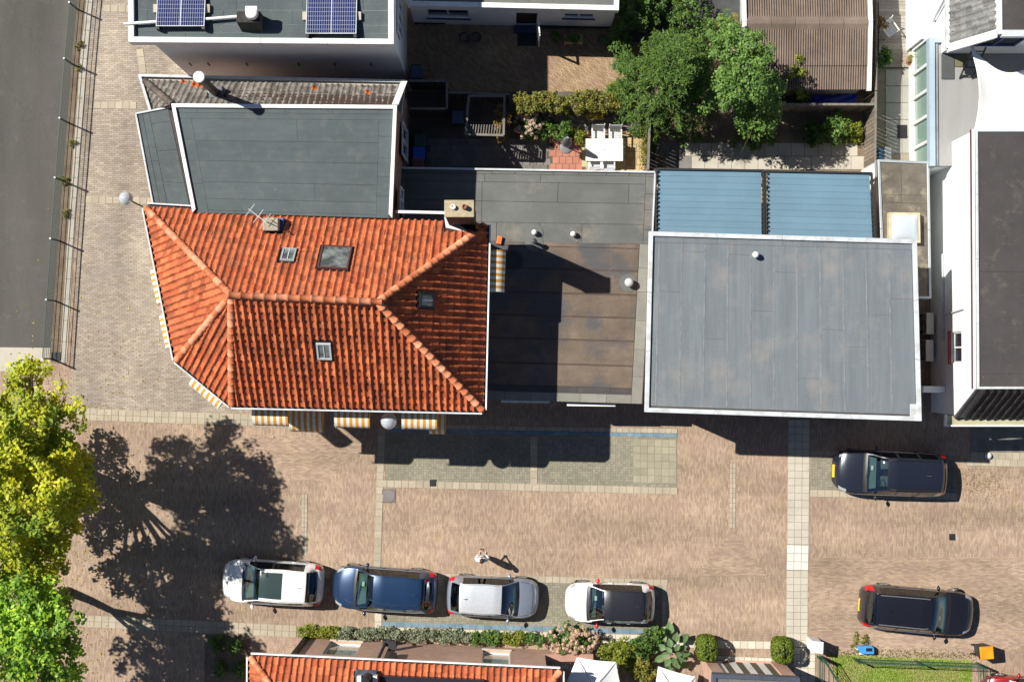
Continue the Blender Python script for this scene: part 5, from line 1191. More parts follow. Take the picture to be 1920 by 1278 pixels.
# the two street trees on the left
b = P(122,868,0)
broad_tree('street_tree', 'large street tree with yellowing leaves at the left photo edge', (b.x, b.y, 0), 3.2, .2,
  [lobe(60,715,7.2,.9,.75,.55), lobe(118,755,7.0,.75,.6,.45), lobe(20,790,8.2,1.5,1.1,.9), lobe(75,850,7.4,1.5,1.1,.9), lobe(30,930,8.6,1.8,1.4,1.0), lobe(-60,870,9.0,2.1,2.0,1.2), lobe(115,920,6.6,1.3,1.1,.8), lobe(70,1000,5.6,1.4,1.0,.8), lobe(-40,1010,7.0,1.8,1.5,1.0), lobe(-90,760,8.0,1.6,1.3,.9), lobe(100,985,5.2,1.1,.9,.7), lobe(140,880,5.6,.8,.9,.6), lobe(95,850,4.6,1.0,.9,.6), lobe(10,800,3.6,1.0,.8,.5), lobe(45,880,3.4,1.0,.9,.5), lobe(20,960,3.4,1.0,.8,.5), lobe(70,930,3.2,.8,.8,.5), lobe(30,1040,3.8,1.0,.8,.6), lobe(90,1010,3.4,.7,.6,.4), lobe(-20,880,3.6,.9,.9,.5), lobe(70,1065,5.4,1.1,.8,.6), lobe(15,1085,6.0,1.2,.8,.7)], 1040, 38, .33, .09, LF_Y)
b = P(128,1108,0)
broad_tree('street_tree', 'bright green street tree in the lower left corner', (b.x, b.y, 0), 2.2, .16,
  [lobe(35,1120,6.4,1.4,1.0,.9), lobe(70,1180,6.8,1.5,1.1,.9), lobe(10,1210,7.2,1.6,1.3,1.0), lobe(95,1235,6.0,1.3,1.1,.8), lobe(40,1290,6.4,1.7,1.2,.9), lobe(-60,1180,6.6,1.6,1.5,1.0), lobe(90,1140,4.8,.9,.8,.7)], 360, 46, .34, .09, LF_G)
# garden trees
def conifer(label, px, py, R, H, ncl):
    b = P(px, py, 0); base = Vector((b.x, b.y, 0)); t = thing('conifer_tree', label, 'tree', base)
    obj('trunk', MB().tube([base, base+Vector((0,0,H*.6)), base+Vector((0,0,H*.95))], [.16,.1,.02], 10), BARK, t, smooth=True)
    pts, nn = [], []
    for k in range(ncl):
        z = H*(.08+.9*RNG.random()**.8); rr = R*(1-(z/H)**1.7)*(.9+.15*RNG.random())+.12; a = RNG.random()*2*math.pi; q = rr*(.35+.65*RNG.random()**.5)
        c = np.array([b.x+q*math.cos(a), b.y+q*math.sin(a), z-.1*q]); out = np.array([math.cos(a), math.sin(a), .12])
        n = 54; s = RNG.random((n,1))*.5; sp = c+out*s+RNG.normal(size=(n,3))*np.array([.085,.085,.04])*(1.2-s)
        pts.append(sp); nn.append(RNG.normal(size=(n,3))*.4+np.array([0,0,.9]))
        if k % 9 == 0: pass
    mb = MB()
    for k in range(26):
        z = H*(.12+.8*k/26); a = k*2.4; rr = R*(1-(z/H)**1.7)*.8; mb.tube([(b.x,b.y,z), (b.x+rr*math.cos(a), b.y+rr*math.sin(a), z-.05)], [.035,.008], 5)
    o_ = obj('branches', mb, BARK, t); o_['kind'] = 'stuff'
    leaf_mesh('crown', np.concatenate(pts), np.concatenate(nn), .1, LF_CON, t, asp=.2)
conifer('dense dark green conifer in the middle of the back gardens', 1240, 175, 2.05, 5.6, 430)
b = P(1360,190,0)
broad_tree('garden_tree', 'paler green broadleaf tree right of the dark conifer', (b.x, b.y, 0), 1.6, .1,
  [lobe(1367,90,4.6,.8,.75,.7), lobe(1417,95,4.8,.7,.7,.6), lobe(1392,150,4.8,1.0,1.0,.8), lobe(1427,170,3.8,.8,.9,.8), lobe(1352,170,4.0,.8,.8,.7), lobe(1422,220,2.8,.9,.8,.8), lobe(1357,55,3.6,.5,.5,.5)], 330, 40, .26, .065, LF_MAP)
def bush(name, label, px, py, h, r, m, n=40, per=34, crad=.18, lsize=.055, cat='shrub', base_h=0.0, group=None, ry=None, stems=True):
    b = P(px, py, h*.6); t = thing(name, label, cat, (b.x, b.y, base_h), group=group)
    lb = [(b.x, b.y, base_h+h*.55, r, ry or r, h*.5)]
    cc = crown_pts(lb, n, .35); cc[:,2] = np.maximum(cc[:,2], base_h+.05); c_, nn = clumps(cc, crad, per); leaf_mesh('foliage', c_, nn, lsize, m, t)
    if stems:
        mb = MB()
        for k in range(5): a = k*1.26; mb.tube([(b.x+.05*math.cos(a), b.y+.05*math.sin(a), base_h), (b.x+.5*r*math.cos(a), b.y+.5*r*math.sin(a), base_h+h*.6)], [.02,.008], 5)
        o_ = obj('stems', mb, BARK, t); o_['kind'] = 'stuff'
    return t
def hedge(name, label, p0, p1, wd, h, m, per=30, dens=26, lsize=.05, cat='hedge'):
    a, b = Vector((*P(*p0, h)[:2], 0)), Vector((*P(*p1, h)[:2], 0)); L = (b-a).length; t = thing(name, label, cat, (a+b)/2); d = (b-a)/L; n_ = Vector((-d.y, d.x, 0))
    k = int(L*dens); u = RNG.random(k)*L; s = (RNG.random(k)-.5)*wd; z = h*(.15+.85*RNG.random(k)**.5)
    cc = np.array([[a.x+d.x*q+n_.x*w_, a.y+d.y*q+n_.y*w_, zz] for q, w_, zz in zip(u, s, z)]); c_, nn = clumps(cc, .16, per); leaf_mesh('foliage', c_, nn, lsize, m, t)
    mb = MB()
    for q in range(int(L/.5)+1): p = a+d*min(L, q*.5); mb.tube([p, p+Vector((.03,.02,h*.8))], [.02,.01], 5)
    o_ = obj('stems', mb, BARK, t); o_['kind'] = 'stuff'
    return t
hedge('ivy_hedge', 'mixed yellow green hedge dividing the back gardens', (965,190), (1165,186), .75, 1.9, LF_HED, dens=60)
hedge('climber', 'rust coloured climbing plant on the small pergola', (945,190), (938,262), .5, 2.0, LF_BR, dens=26)
hedge('fence_vine', 'pale climbing plant on the fence right of the white table', (1210,215), (1208,310), .18, 1.5, LF_HED, dens=16, lsize=.04)
bush('garden_shrub', 'lime green shrub growing at the foot of the conifer', 1170, 180, 1.7, .8, LF_LI, 50)
bush('garden_shrub', 'dark shrub beside the folded grey parasol', 1045, 240, 1.1, .6, LF_SH, 40)
bush('garden_shrub', 'small lime plant between parasol and white table', 1083, 254, .6, .28, LF_LI, 16)
bush('garden_shrub', 'bushy shrub at the right end of the white annex wall', 1162, 70, 1.5, .6, LF_SH, 36)
bush('garden_shrub', 'dark shrub behind the annex at the top between annex and shed', 1205, 20, 2.4, 1.0, LF_SH, 70)
bush('garden_shrub', 'wide dark shrub at the top in front of the shed', 1290, 25, 1.8, 1.0, LF_SH, 60)
bush('garden_shrub', 'leafy green shrub in the sunny bed below the shed', 1570, 240, 1.2, .7, LF_MAP, 44)
bush('garden_shrub', 'pale green shrub at the right end of the sunny bed', 1600, 248, .8, .4, LF_LI, 24)
bush('garden_shrub', 'low shrub at the left end of the sunny bed', 1528, 252, .9, .5, LF_SH, 30)
bush('garden_shrub', 'dark undergrowth beneath the pale broadleaf tree', 1420, 245, 1.2, .9, LF_SH, 50)
bush('climbing_shrub', 'lime green shoots hanging over the corrugated shed roof edge', 1470, 135, 2.7, .75, LF_LI, 40, lsize=.07)
bush('climbing_shrub', 'lime green spray of leaves reaching onto the lower shed roof', 1502, 170, 2.5, .42, LF_LI, 20, lsize=.07)
for k, (px, py, lab) in enumerate(((1655,108,'round dark green shrub beside the timber deck'), (1651,44,'orange flowering plant at the deck edge by the shed'))): bush('deck_plant', lab, px, py, 1.0, .42 if k == 0 else .22, LF_SH if k == 0 else LF_BR, 26 if k == 0 else 10)
for px, py, r, lab in ((1190,12,1.0,'dark bush at the top beside the annex corner'), (1245,10,1.1,'dark bush at the top middle between annex and path'), (1320,75,.8,'dark bush behind the pale broadleaf tree'), (1365,45,.5,'yellowing bush by the white shed verge')): bush('garden_shrub', lab, px, py, 1.4, r, LF_SH if px < 1360 else LF_WD, int(44*r*r)+8)
# hydrangeas: leaves with round flower heads
def hydrangea(label, px, py, h, r, nb, fm, ry=None, hr=.085):
    t = bush('hydrangea', label, px, py, h, r, LF_SH, 46, ry=ry, lsize=.07); b = P(px, py, h*.6)
    pts, nn = [], []
    for k in range(nb):
        a = RNG.random()*2*math.pi; q = math.sqrt(RNG.random()); z = h*(.62+.4*math.sqrt(max(0,1-q*q))); c = np.array([b.x+q*r*math.cos(a), b.y+q*(ry or r)*math.sin(a), z])
        d = RNG.normal(size=(36,3)); d /= np.linalg.norm(d, axis=1, keepdims=True); d[:,2] = np.abs(d[:,2]); pts.append(c+d*hr); nn.append(d)
    o = leaf_mesh('flower_heads', np.concatenate(pts), np.concatenate(nn), .026, fm, t, asp=.8); o['kind'] = 'stuff'
hydrangea('large hydrangea full of pink and cream flower heads by the white car', 1070, 1198, 1.3, 1.15, 95, FLW, ry=.62)
hydrangea('hydrangea with pale round flower heads in the shady garden', 990, 236, 1.2, .62, 44, FLW_W, hr=.09)
# planting along the lower house and garden
for k, (x0, x1, y0, m, lab) in enumerate(((560,632,1186,LF_LI,'bright green end of the low planting along the brick wall'), (634,720,1187,LF_GR,'grey green shrub left of the drainpipe'), (724,802,1190,LF_GR,'grey green shrub just right of the drainpipe'), (806,880,1193,LF_GR,'grey green shrub in the middle of the wall planting'), (884,942,1196,LF_SH,'darker green shrub near the right wall window'), (946,978,1197,LF_LI,'lime variegated shrub at the right end of the wall planting'), (984,1016,1199,LF_SH,'small dark shrub left of the large hydrangea'))):
    hedge('wall_shrub', lab, (x0,y0), (x1,y0+1), .42, .55, m, dens=30, lsize=.05, cat='shrub')
bush('garden_shrub', 'large yellow green shrub between hydrangea and white parasols', 1165, 1228, 1.7, .85, LF_LI, 70, ry=.75)
bush('garden_shrub', 'dark green shrub in front of the second white parasol', 1205, 1212, 1.4, .6, LF_SH, 44)
bush('garden_shrub', 'tangled shrub with yellow leaves between the two white parasols', 1205, 1262, 1.8, .6, LF_HED, 44)
bush('spiky_plant', 'spiky leaved plant at the edge of the blue line', 1228, 1192, .9, .32, LF_SH, 16, lsize=.12)
def fig():
    b = P(1262,1225,1.2); t = thing('fig_plant', 'broad leaved grey green plant left of the clipped box bush', 'plant', (b.x, b.y, 0)); st = MB().tube([(b.x,b.y,0),(b.x,b.y+.05,1.2)], [.03,.015], 6); obj('stem', st, BARK, t)
    for k in range(20):
        a = k*2.4; r = .05+.024*k; z = 1.35-.05*k; c = Vector((b.x+r*math.cos(a), b.y+r*math.sin(a)*1.15, z)); d = Vector((math.cos(a), math.sin(a), -.25)); s = Vector((-math.sin(a), math.cos(a), 0)); w_ = .14+.006*k
        pts = [c, c+d*w_*.7+s*w_*.75, c+d*w_*1.5+s*w_*.62, c+d*w_*2.3, c+d*w_*1.5-s*w_*.62, c+d*w_*.7-s*w_*.75]; mid = [c+d*w_*.8+Vector((0,0,-.02)), c+d*w_*1.6+Vector((0,0,-.02))]
        obj('leaf', MB().add(pts+mid, [(0,6,1),(1,6,7,2),(2,7,3),(3,7,4),(4,7,6,5),(5,6,0)]), LF_FIG, t)
LF_FIG = leafm('fig_leaf', [(0.099,0.176,0.066), (0.143,0.231,0.088)], .2)
fig()
# clipped box bushes
def boxball(px, py, label, r=.46):
    b = P(px, py, .75); t = thing('clipped_bush', label, 'bush', (b.x, b.y, 0), group='clipped box bushes')
    n = 5200; d = RNG.normal(size=(n,3)); d /= np.linalg.norm(d, axis=1, keepdims=True); q = np.sign(d)*np.abs(d)**.62; q /= np.maximum(1, np.abs(q).max(1, keepdims=True))
    c_ = np.array([b.x, b.y, .68])+q*np.array([r*.92, r*1.12, .62])*(.93+.09*RNG.random((n,1))); c_[:,2] = np.maximum(c_[:,2], .03)
    leaf_mesh('foliage', c_, d+RNG.normal(size=(n,3))*.5, .038, LF_BOX, t)
    core = MB().lathe((b.x, b.y, .68), [(r*.8*math.sin(math.pi*k/8)+.01, -.5*math.cos(math.pi*k/8)) for k in range(9)], 12); obj('twig_core', core, mat('twigs', (0.03,0.04,0.012), .95), t)
boxball(1325, 1214, 'left clipped rounded box bush beside the striped garage door')
boxball(1467, 1218, 'right clipped rounded box bush beside the striped garage door')
# weeds and fallen leaves
k_ = 1500; c_ = np.stack([RNG.normal(-17.5,3.6,k_), RNG.normal(-6,4.2,k_), np.full(k_,.02)], 1); c_ = c_[(c_[:,0] > -21) & (c_[:,0] < -9)]; o_ = leaf_mesh('fallen_leaves', c_, RNG.normal(size=(len(c_),3))*.2+[0,0,1], .045, leafm('dry_leaf', [(0.3,0.2,0.05),(0.4,0.3,0.08),(0.2,0.1,0.04)], .1), kind='stuff'); tag(o_, 'dry fallen leaves on the brick paving under the street trees', 'leaves')
for px, py, r, m, lab in ((149,86,.22,LF_WD,'upper weed tuft at the foot of the mesh fence'), (146,128,.14,LF_WD,'dry weed tuft second from the top along the fence'), (134,270,.16,LF_WD,'dry weed tuft on the verge between street strips'), (118,338,.3,LF_LI,'largest green weed tuft growing through the mesh fence'), (125,402,.22,LF_WD,'brown weed tuft on the verge near the globe lamp')):
    bush('weed_tuft', lab, px, py, .25, r, m, 9, 22, .08, .035, cat='weed', group='weeds along the fence', stems=False)
bush('weed_tuft', 'yellow weeds beside the blue and white tub', 1612, 1205, .22, .42, LF_WD, 26, 26, .1, .035, cat='weed', stems=False)
k_ = 900; c_ = np.stack([RNG.uniform(PX(1530,1225),PX(1830,1225),k_), RNG.normal(PY(1600,1226),.12,k_), RNG.uniform(.01,.05,k_)], 1); o_ = leaf_mesh('ground_weeds', c_, RNG.normal(size=(k_,3))+[0,0,1], .035, LF_WD, kind='stuff'); tag(o_, 'scattered yellow green weeds along the lawn fence', 'weeds')
k_ = 500; c_ = np.stack([RNG.normal(PX(1830,900),.7,k_), RNG.normal(PY(1600,905),.35,k_), RNG.uniform(.01,.03,k_)], 1); o_ = leaf_mesh('ground_weeds', c_, RNG.normal(size=(k_,3))+[0,0,1], .03, LF_WD, kind='stuff'); tag(o_, 'thin yellow weeds in the brick joints behind the navy car', 'weeds')
k_ = 26000; u, v_ = RNG.random(k_), RNG.random(k_); L4 = [P(1557,1228), P(1821,1238), P(1821,1330), P(1585,1330)]
c_ = np.array([tuple(bil(L4, a, b)) for a, b in zip(u, v_)]); c_[:,2] = .03+.02*RNG.random(k_); o_ = leaf_mesh('grass', c_, RNG.normal(size=(k_,3))*.6+[0,0,.6], .03, leafm('grass_blade', [(0.156,0.270,0.031), (0.270,0.395,0.046), (0.416,0.458,0.104)], .3, .8, [(0.333,0.354,0.104), (0.458,0.416,0.166)]), kind='stuff'); tag(o_, 'short green lawn grass behind the green railing', 'grass')
sheet('planting_bed', [P(384,1188), P(470,1192), P(470,1330), P(384,1330)], 0.012, SOIL)
for px, py, lab in ((405,1205,'upper left low plant in the shaded bed by the lower house'), (440,1212,'upper right low plant in the shaded bed by the lower house'), (412,1250,'lower left low plant in the shaded bed by the lower house'), (450,1255,'lower right low plant in the shaded bed by the lower house')): bush('bed_plant', lab, px, py, .4, .3, LF_SH, 14, cat='plant')
# ================================================================== mesh fence along the yard
FH = 1.16
tops = [P(x, y, FH) for x, y in ((142,-110),(130,5),(120.5,110),(112,221.5),(103.3,333),(94.8,447),(87,561.5),(79.5,672))]
fe = thing('mesh_fence', 'long green steel mesh fence between asphalt yard and brick street', 'fence', (tops[4].x, tops[4].y, 0))
FGRN = mat('fence_green', (0.03,0.045,0.04), .5, .1)
for i, p in enumerate(tops):
    obj('post', MB().bar((p.x,p.y,0), (p.x,p.y,FH+.04), .06, .06), FGRN, fe); obj('post_cap', MB().box(p.x-.035,p.y-.035,FH+.041,p.x+.035,p.y+.035,FH+.06), TRIM, fe)
for a, b in zip(tops[:-1], tops[1:]):
    L = (b-a).length; n = int(L/.055); mb = MB()
    for k in range(6): z = .06+(FH-.08)*k/5; mb.bar((a.x,a.y,z), (b.x,b.y,z), .018 if k < 5 else .035, .018 if k < 5 else .035)
    for k in range(n): p = a.lerp(b, (k+.5)/n); mb.bar((p.x+.01,p.y,.05), (p.x+.01,p.y,FH), .008, .008)
    o_ = obj('mesh_panel', mb, FGRN, fe); o_['kind'] = 'stuff'
# ================================================================== back gardens
def boards(root, a, b, h, m=TIMBER, bw=.14, gap=.012, cap=True, post=True, capm=None):
    a, b = Vector(a), Vector(b); a.z = b.z = 0; L = (b-a).length; d = (b-a)/L; n = max(1, int(L/(bw+gap)))
    for k in range(n):
        p = a+d*(L*(k+.06)/n); q = a+d*(L*(k+.94)/n); hh = h-random.uniform(0,.015); obj('board', MB().bar((p.x,p.y,hh/2), (q.x,q.y,hh/2), .022, hh), m, root)
    if cap: obj('cap_rail', MB().bar((a.x,a.y,h+.02), (b.x,b.y,h+.02), .09, .04), capm or CAPW, root)
CAPW = mat('grey_cap_timber', (0.17,0.155,0.135), .85, .2, 4, .2)
def fence(label, segs, h, m=TIMBER, cap=True, bw=.14):
    p0 = P(*segs[0][0], h); t = thing('board_fence', label, 'fence', (p0.x, p0.y, 0), group='garden board fences')
    for s in segs: boards(t, P(*s[0], h), P(*s[1], h), h, m, cap=cap, bw=bw)
    return t
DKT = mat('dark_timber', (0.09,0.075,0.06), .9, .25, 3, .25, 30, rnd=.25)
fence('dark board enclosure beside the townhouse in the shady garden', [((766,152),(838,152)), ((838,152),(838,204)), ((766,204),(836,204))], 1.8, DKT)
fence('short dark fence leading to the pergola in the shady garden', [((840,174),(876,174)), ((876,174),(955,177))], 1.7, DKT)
fence('weathered board fence right of the white table', [((1219,205),(1215,318))], 1.7, TIMBER)
fence('long dark board fence below the corrugated shed', [((1440,196),(1642,196))], 1.7, TIMBER)
fence('sunlit weathered board fence beside the terrace', [((1644,-20),(1642,170)), ((1642,172),(1640,330))], 1.8, TIMBER)
def pergola():
    c4 = [P(x, y, 2.1) for x, y in ((879,180),(946,180),(944,254),(873,252))]; t = thing('pergola', 'small grey timber pergola with slats overgrown by a climber', 'pergola', (c4[0].x, c4[0].y, 0))
    for i in range(4): obj('beam', MB().bar(c4[i], c4[(i+1) % 4], .09, .1+.003*i), CAPW, t); obj('post', MB().bar((c4[i].x,c4[i].y,0), (c4[i].x,c4[i].y,2.05), .08, .08), CAPW, t)
    for k in range(13): p = bil(c4, (k+.7)/14, .74); q = bil(c4, (k+.5)/14, .98); obj('slat', MB().bar(p, q, .035, .05), CAPW, t)
pergola()
def bin_(px, py, label, lid, body=mat('bin_body', (0.03,0.033,0.036), .6), rz=0.0, h=1.0, w_=.5, d_=.56, mark=True):
    c = P(px, py, h); t = thing('wheelie_bin', label, 'bin', (c.x, c.y, 0), rz, 'wheelie bins')
    obj('body', MB().hexa([(-w_*.4,-d_*.38,.06),(w_*.4,-d_*.38,.06),(w_*.4,d_*.36,.06),(-w_*.4,d_*.36,.06),(-w_*.5,-d_*.5,h-.09),(w_*.5,-d_*.5,h-.09),(w_*.5,d_*.45,h-.09),(-w_*.5,d_*.45,h-.09)]), body, t, local=True, bevel=.02)
    obj('lid', MB().hexa([(-w_*.53,-d_*.54,h-.085),(w_*.53,-d_*.54,h-.085),(w_*.53,d_*.5,h-.085),(-w_*.53,d_*.5,h-.085),(-w_*.46,-d_*.46,h),(w_*.46,-d_*.46,h),(w_*.46,d_*.46,h+.02),(-w_*.46,d_*.46,h+.02)]), lid, t, local=True, bevel=.02)
    obj('handle', MB().tube([(-w_*.42,d_*.56,h-.08),(w_*.42,d_*.56,h-.08)], .018, 8), BLACK, t, local=True)
    for s in (-1,1): obj('wheel', MB().tube([(s*w_*.36-.025,d_*.4,.1),(s*w_*.36+.025,d_*.4,.1)], .1, 16), BLACK, t, local=True)
    return t
bin_(787,262,'dark green lidded bin nearest the pergola side of the row of three', mat('lid_green', (0.04,0.07,0.05), .5))
bin_(785,287,'bin with a bright blue lid in the shady garden', mat('lid_blue', (0.03,0.1,0.55), .4))
bin_(783,308,'bin with a red brown lid against the low roof', mat('lid_red', (0.22,0.07,0.075), .5))
bin_(781,135,'dark blue bin below the white building wall', mat('lid_navy', (0.05,0.07,0.13), .5))
bin_(858,219,'navy bin between the enclosure and the pergola', mat('lid_navy', (0,0,0)))
def table():
    q = [P(x, y, .74) for x, y in ((1098,260),(1168,260),(1168,302),(1098,302))]; t = thing('garden_table', 'white slatted garden table on the sunny patio', 'table', ((q[0].x+q[2].x)/2, (q[0].y+q[2].y)/2, 0))
    n = 9
    for k in range(n): a, b = bil(q, 0, (k+.5)/n), bil(q, 1, (k+.5)/n); obj('slat', MB().bar(a, b, (q[0]-q[3]).length/n-.008, .03), WHITE, t)
    for s, u in ((.06,.1),(.94,.1),(.94,.9),(.06,.9)): p = bil(q, s, u); obj('leg', MB().bar((p.x,p.y,.0), (p.x,p.y,.725), .06, .06), WHITE, t)
    c = bil(q, .5, .5); obj('parasol_hole', MB().lathe((c.x,c.y,.75), [(.035,0),(.03,.012)], 12), ZINC, t)
table()
rug = [P(x, y) for x, y in ((1091,262),(1174,266),(1172,319),(1091,313))]; o_ = obj('patio_rug', MB().prism(rug, .036, .044), mat('rug', (0.42,0.4,0.22), .95, .1)); tag(o_, 'pale yellow green rug under the white table', 'rug')
CHM = mat('chair_weave', (0.5,0.52,0.55), .6, .06)
def chair():
    t = thing('garden_chair', 'pale garden chair tucked in at the upper left of the white table', 'chair', (0,0,0), 0, 'pale garden chairs at the table')
    for k in range(5): obj('seat_slat', MB().box(-.23, -.22+k*.09, .42, .23, -.14+k*.09, .44), CHM, t)
    for k in range(6): obj('back_slat', MB().hexa([(-.22,.24+.025*k,.5+.08*k),(.22,.24+.025*k,.5+.08*k),(.22,.26+.025*k,.5+.08*k),(-.22,.26+.025*k,.5+.08*k),(-.22,.26+.025*k,.57+.08*k),(.22,.26+.025*k,.57+.08*k),(.22,.28+.025*k,.57+.08*k),(-.22,.28+.025*k,.57+.08*k)]), CHM, t)
    for s in (-1,1): obj('leg', MB().bar((s*.25,-.2,0),(s*.25,-.2,.64),.04,.03), WHITE, t); obj('leg', MB().bar((s*.25,.22,0),(s*.25,.42,1.0),.04,.03), WHITE, t); obj('arm', MB().bar((s*.25,-.22,.65),(s*.25,.3,.65),.05,.03), WHITE, t)
    return t
c0_ = chair(); p = P(1121,256,.4); c0_.location = (p.x,p.y,0); OFF[c0_] = Vector((p.x,p.y,0))
for px, py, rz, lab in ((1153,257,0,'pale garden chair tucked in at the upper right of the white table'), (1115,303,math.pi,'pale garden chair at the lower left of the white table'), (1140,305,math.pi,'pale garden chair at the lower right of the white table')):
    p = P(px, py, .4); clone(c0_, (p.x,p.y,0), rz, lab)
p = P(1180,226,.4); wc = clone(c0_, (p.x,p.y,0), 2.9, 'dark wooden garden chair in the shade by the purple flowers'); del wc['group']
for ch_ in wc.children: ch_.data = ch_.data.copy(); ch_.data.materials[0] = TIMBER
p = P(1668,58,.4); wc = clone(c0_, (p.x,p.y,0), .6, 'white garden chair standing on the timber deck'); del wc['group']
def parasol_closed():
    b = P(1061,276,0); t = thing('folded_parasol', 'folded grey parasol standing left of the white table', 'parasol', (b.x,b.y,0)); n = 16
    obj('base', MB().lathe((b.x,b.y,0), [(.26,.03),(.27,.07),(.2,.11),(.05,.13)], 24), mat('parasol_base', (0.16,0.17,0.19), .6), t, smooth=True); obj('pole', MB().tube([(b.x,b.y,.1),(b.x,b.y,2.35)], .022, 8), TRIM, t)
    mb = MB(); prof = [(.04,2.34),(.09,2.2),(.16,1.7),(.21,1.15),(.24,.95)]
    for r, z in prof:
        for k in range(n*2): a = math.pi*k/n; q = r*(1.0 if k % 2 else .55); mb.v.append((b.x+q*math.cos(a), b.y+q*math.sin(a), z))
    for i in range(len(prof)-1):
        for k in range(n*2): mb.f.append((i*2*n+k, i*2*n+(k+1)%(2*n), (i+1)*2*n+(k+1)%(2*n), (i+1)*2*n+k))
    obj('canopy', mb, mat('parasol_grey', (0.4,0.42,0.46), .8, .1), t)
parasol_closed()
def barrow():
    c = P(1116,214,.4); t = thing('wheelbarrow', 'yellow wheelbarrow in the shade below the hedge', 'wheelbarrow', (c.x,c.y,0)); ym = mat('yellow_tub', (0.5,0.3,0.03), .5)
    obj('tub', MB().hexa([(c.x-.25,c.y-.18,.25),(c.x+.28,c.y-.18,.25),(c.x+.28,c.y+.18,.25),(c.x-.25,c.y+.18,.25),(c.x-.38,c.y-.27,.55),(c.x+.36,c.y-.25,.5),(c.x+.36,c.y+.25,.5),(c.x-.38,c.y+.27,.55)]), ym, t, bevel=.03)
    for s in (-1,1): obj('handle', MB().tube([(c.x-.7,c.y+s*.26,.52),(c.x+.35,c.y+s*.1,.22)], .02, 6), DARKM, t)
    obj('wheel', MB().tube([(c.x+.48,c.y-.04,.18),(c.x+.48,c.y+.04,.18)], .18, 18), BLACK, t)
    c2_ = P(1131,214,.05); t2 = thing('garden_dial', 'small round white disc on the slabs right of the wheelbarrow', 'dial', (c2_.x,c2_.y,0)); obj('disc', MB().lathe((c2_.x,c2_.y,.05), [(.1,0),(.11,.02),(.02,.03)], 20), WHITE, t2); obj('pointer', MB().bar((c2_.x-.07,c2_.y-.05,.09),(c2_.x+.06,c2_.y+.06,.09),.03,.01), BLACK, t2)
barrow()
def pot(px, py, r, h, m, label, plant=None, name='plant_pot', group=None):
    c = P(px, py, h); t = thing(name, label, 'plant pot', (c.x,c.y,0), group=group); obj('pot', MB().lathe((c.x,c.y,.03), [(r*.7,0),(r*.95,h-.08),(r*1.05,h-.07),(r*1.05,h),(r*.85,h),(r*.8,h-.08)], 24), m, t, smooth=True); obj('soil', MB().lathe((c.x,c.y,h-.06), [(r*.82,0),(r*.8,.02)], 20), SOIL, t)
    if plant:
        cc = crown_pts([(c.x,c.y,h+.12,r*1.2,r*1.2,.2)], 12, .2); q, nn = clumps(cc, .1, 26); leaf_mesh('foliage', q, nn, .05, plant, t)
TERRA = mat('terracotta', (0.45,0.14,0.06), .8, .1)
pot(1709,113,.2,.35,TERRA,'terracotta pot beside the glazed garden room front',LF_WD); pot(1720,60,.2,.4,WHITE,'white square-looking planter with lime plant at the deck edge',LF_LI); pot(1716,85,.16,.3,CONC,'grey pot with trailing plant on the deck',LF_WD); pot(1722,12,.2,.35,DARKM,'dark pot with lime plant at the top of the deck',LF_LI); pot(1716,97,.16,.3,DARKM,'dark pot with green plant just above the terracotta pot',LF_SH); pot(1131,76,.24,.35,mat('brown_pot', (0.14,0.09,0.06), .8),'brown round pot in front of the annex')
pot(1040,68,.18,.4,DARKM,'dark pot with leafy plant beside the open garden door',LF_SH)
for px, lab in ((870,'left dark pot by the annex wall in deep shade'),(893,'right dark pot by the annex wall in deep shade')): pot(px,70,.2,.35,DARKM,lab)
def planter():
    c = P(1075,74,.6); t = thing('planter_bench', 'wooden planter table with green plants in front of the annex', 'planter', (c.x,c.y,0)); m = mat('planter_wood', (0.3,0.22,0.11), .8, .15)
    obj('trough', MB().box(c.x-.38,c.y-.16,.45,c.x+.38,c.y+.16,.7), m, t)
    for s in (-1,1):
        for u in (-1,1): obj('leg', MB().box(c.x+s*.34-.03,c.y+u*.13-.03,0,c.x+s*.34+.03,c.y+u*.13+.03,.449), m, t)
    cc = crown_pts([(c.x,c.y,.8,.4,.16,.18)], 20, .2); q, nn = clumps(cc, .1, 26); leaf_mesh('foliage', q, nn, .05, LF_SH, t)
planter()
p = P(988,74); o_ = obj('door_mat', MB().box(p.x-.4,p.y-.28,.008,p.x+.4,p.y+.28,.03), BLACK); tag(o_, 'black mat outside the garden door', 'mat')
tq = [P(x, y, .5) for x, y in ((1508,180),(1606,176),(1604,194),(1510,195))]; o_ = obj('tarpaulin', MB().grid(lambda s, t: bil(tq, s, t)+Vector((0,0,.12*math.sin(9*s+2*t)*math.sin(5*t+3*s)+.1*math.sin(math.pi*t))), 30, 8), mat('blue_tarp', (0.02,0.05,0.42), .4, .1), smooth=True); tag(o_, 'crumpled blue tarpaulin between shed and fence', 'tarpaulin')
p = P(1665,288,.5); o_ = obj('storage_box', MB().box(p.x-.14,p.y-.28,.03,p.x+.14,p.y+.28,.5), WHITE, bevel=.02); tag(o_, 'narrow white box at the lower end of the terrace', 'box')
p = P(1654,288,.4); o_ = obj('storage_box', MB().box(p.x-.12,p.y-.26,.03,p.x+.1,p.y+.26,.4), mat('blue_box', (0.12,0.25,0.38), .5), bevel=.02); tag(o_, 'blue box beside the narrow white box on the terrace', 'box')
p = P(1692,247,.04); o_ = obj('door_mat', MB().box(p.x-.2,p.y-.28,.032,p.x+.2,p.y+.28,.05), BLACK); tag(o_, 'dark mat before the glazed garden room', 'mat')
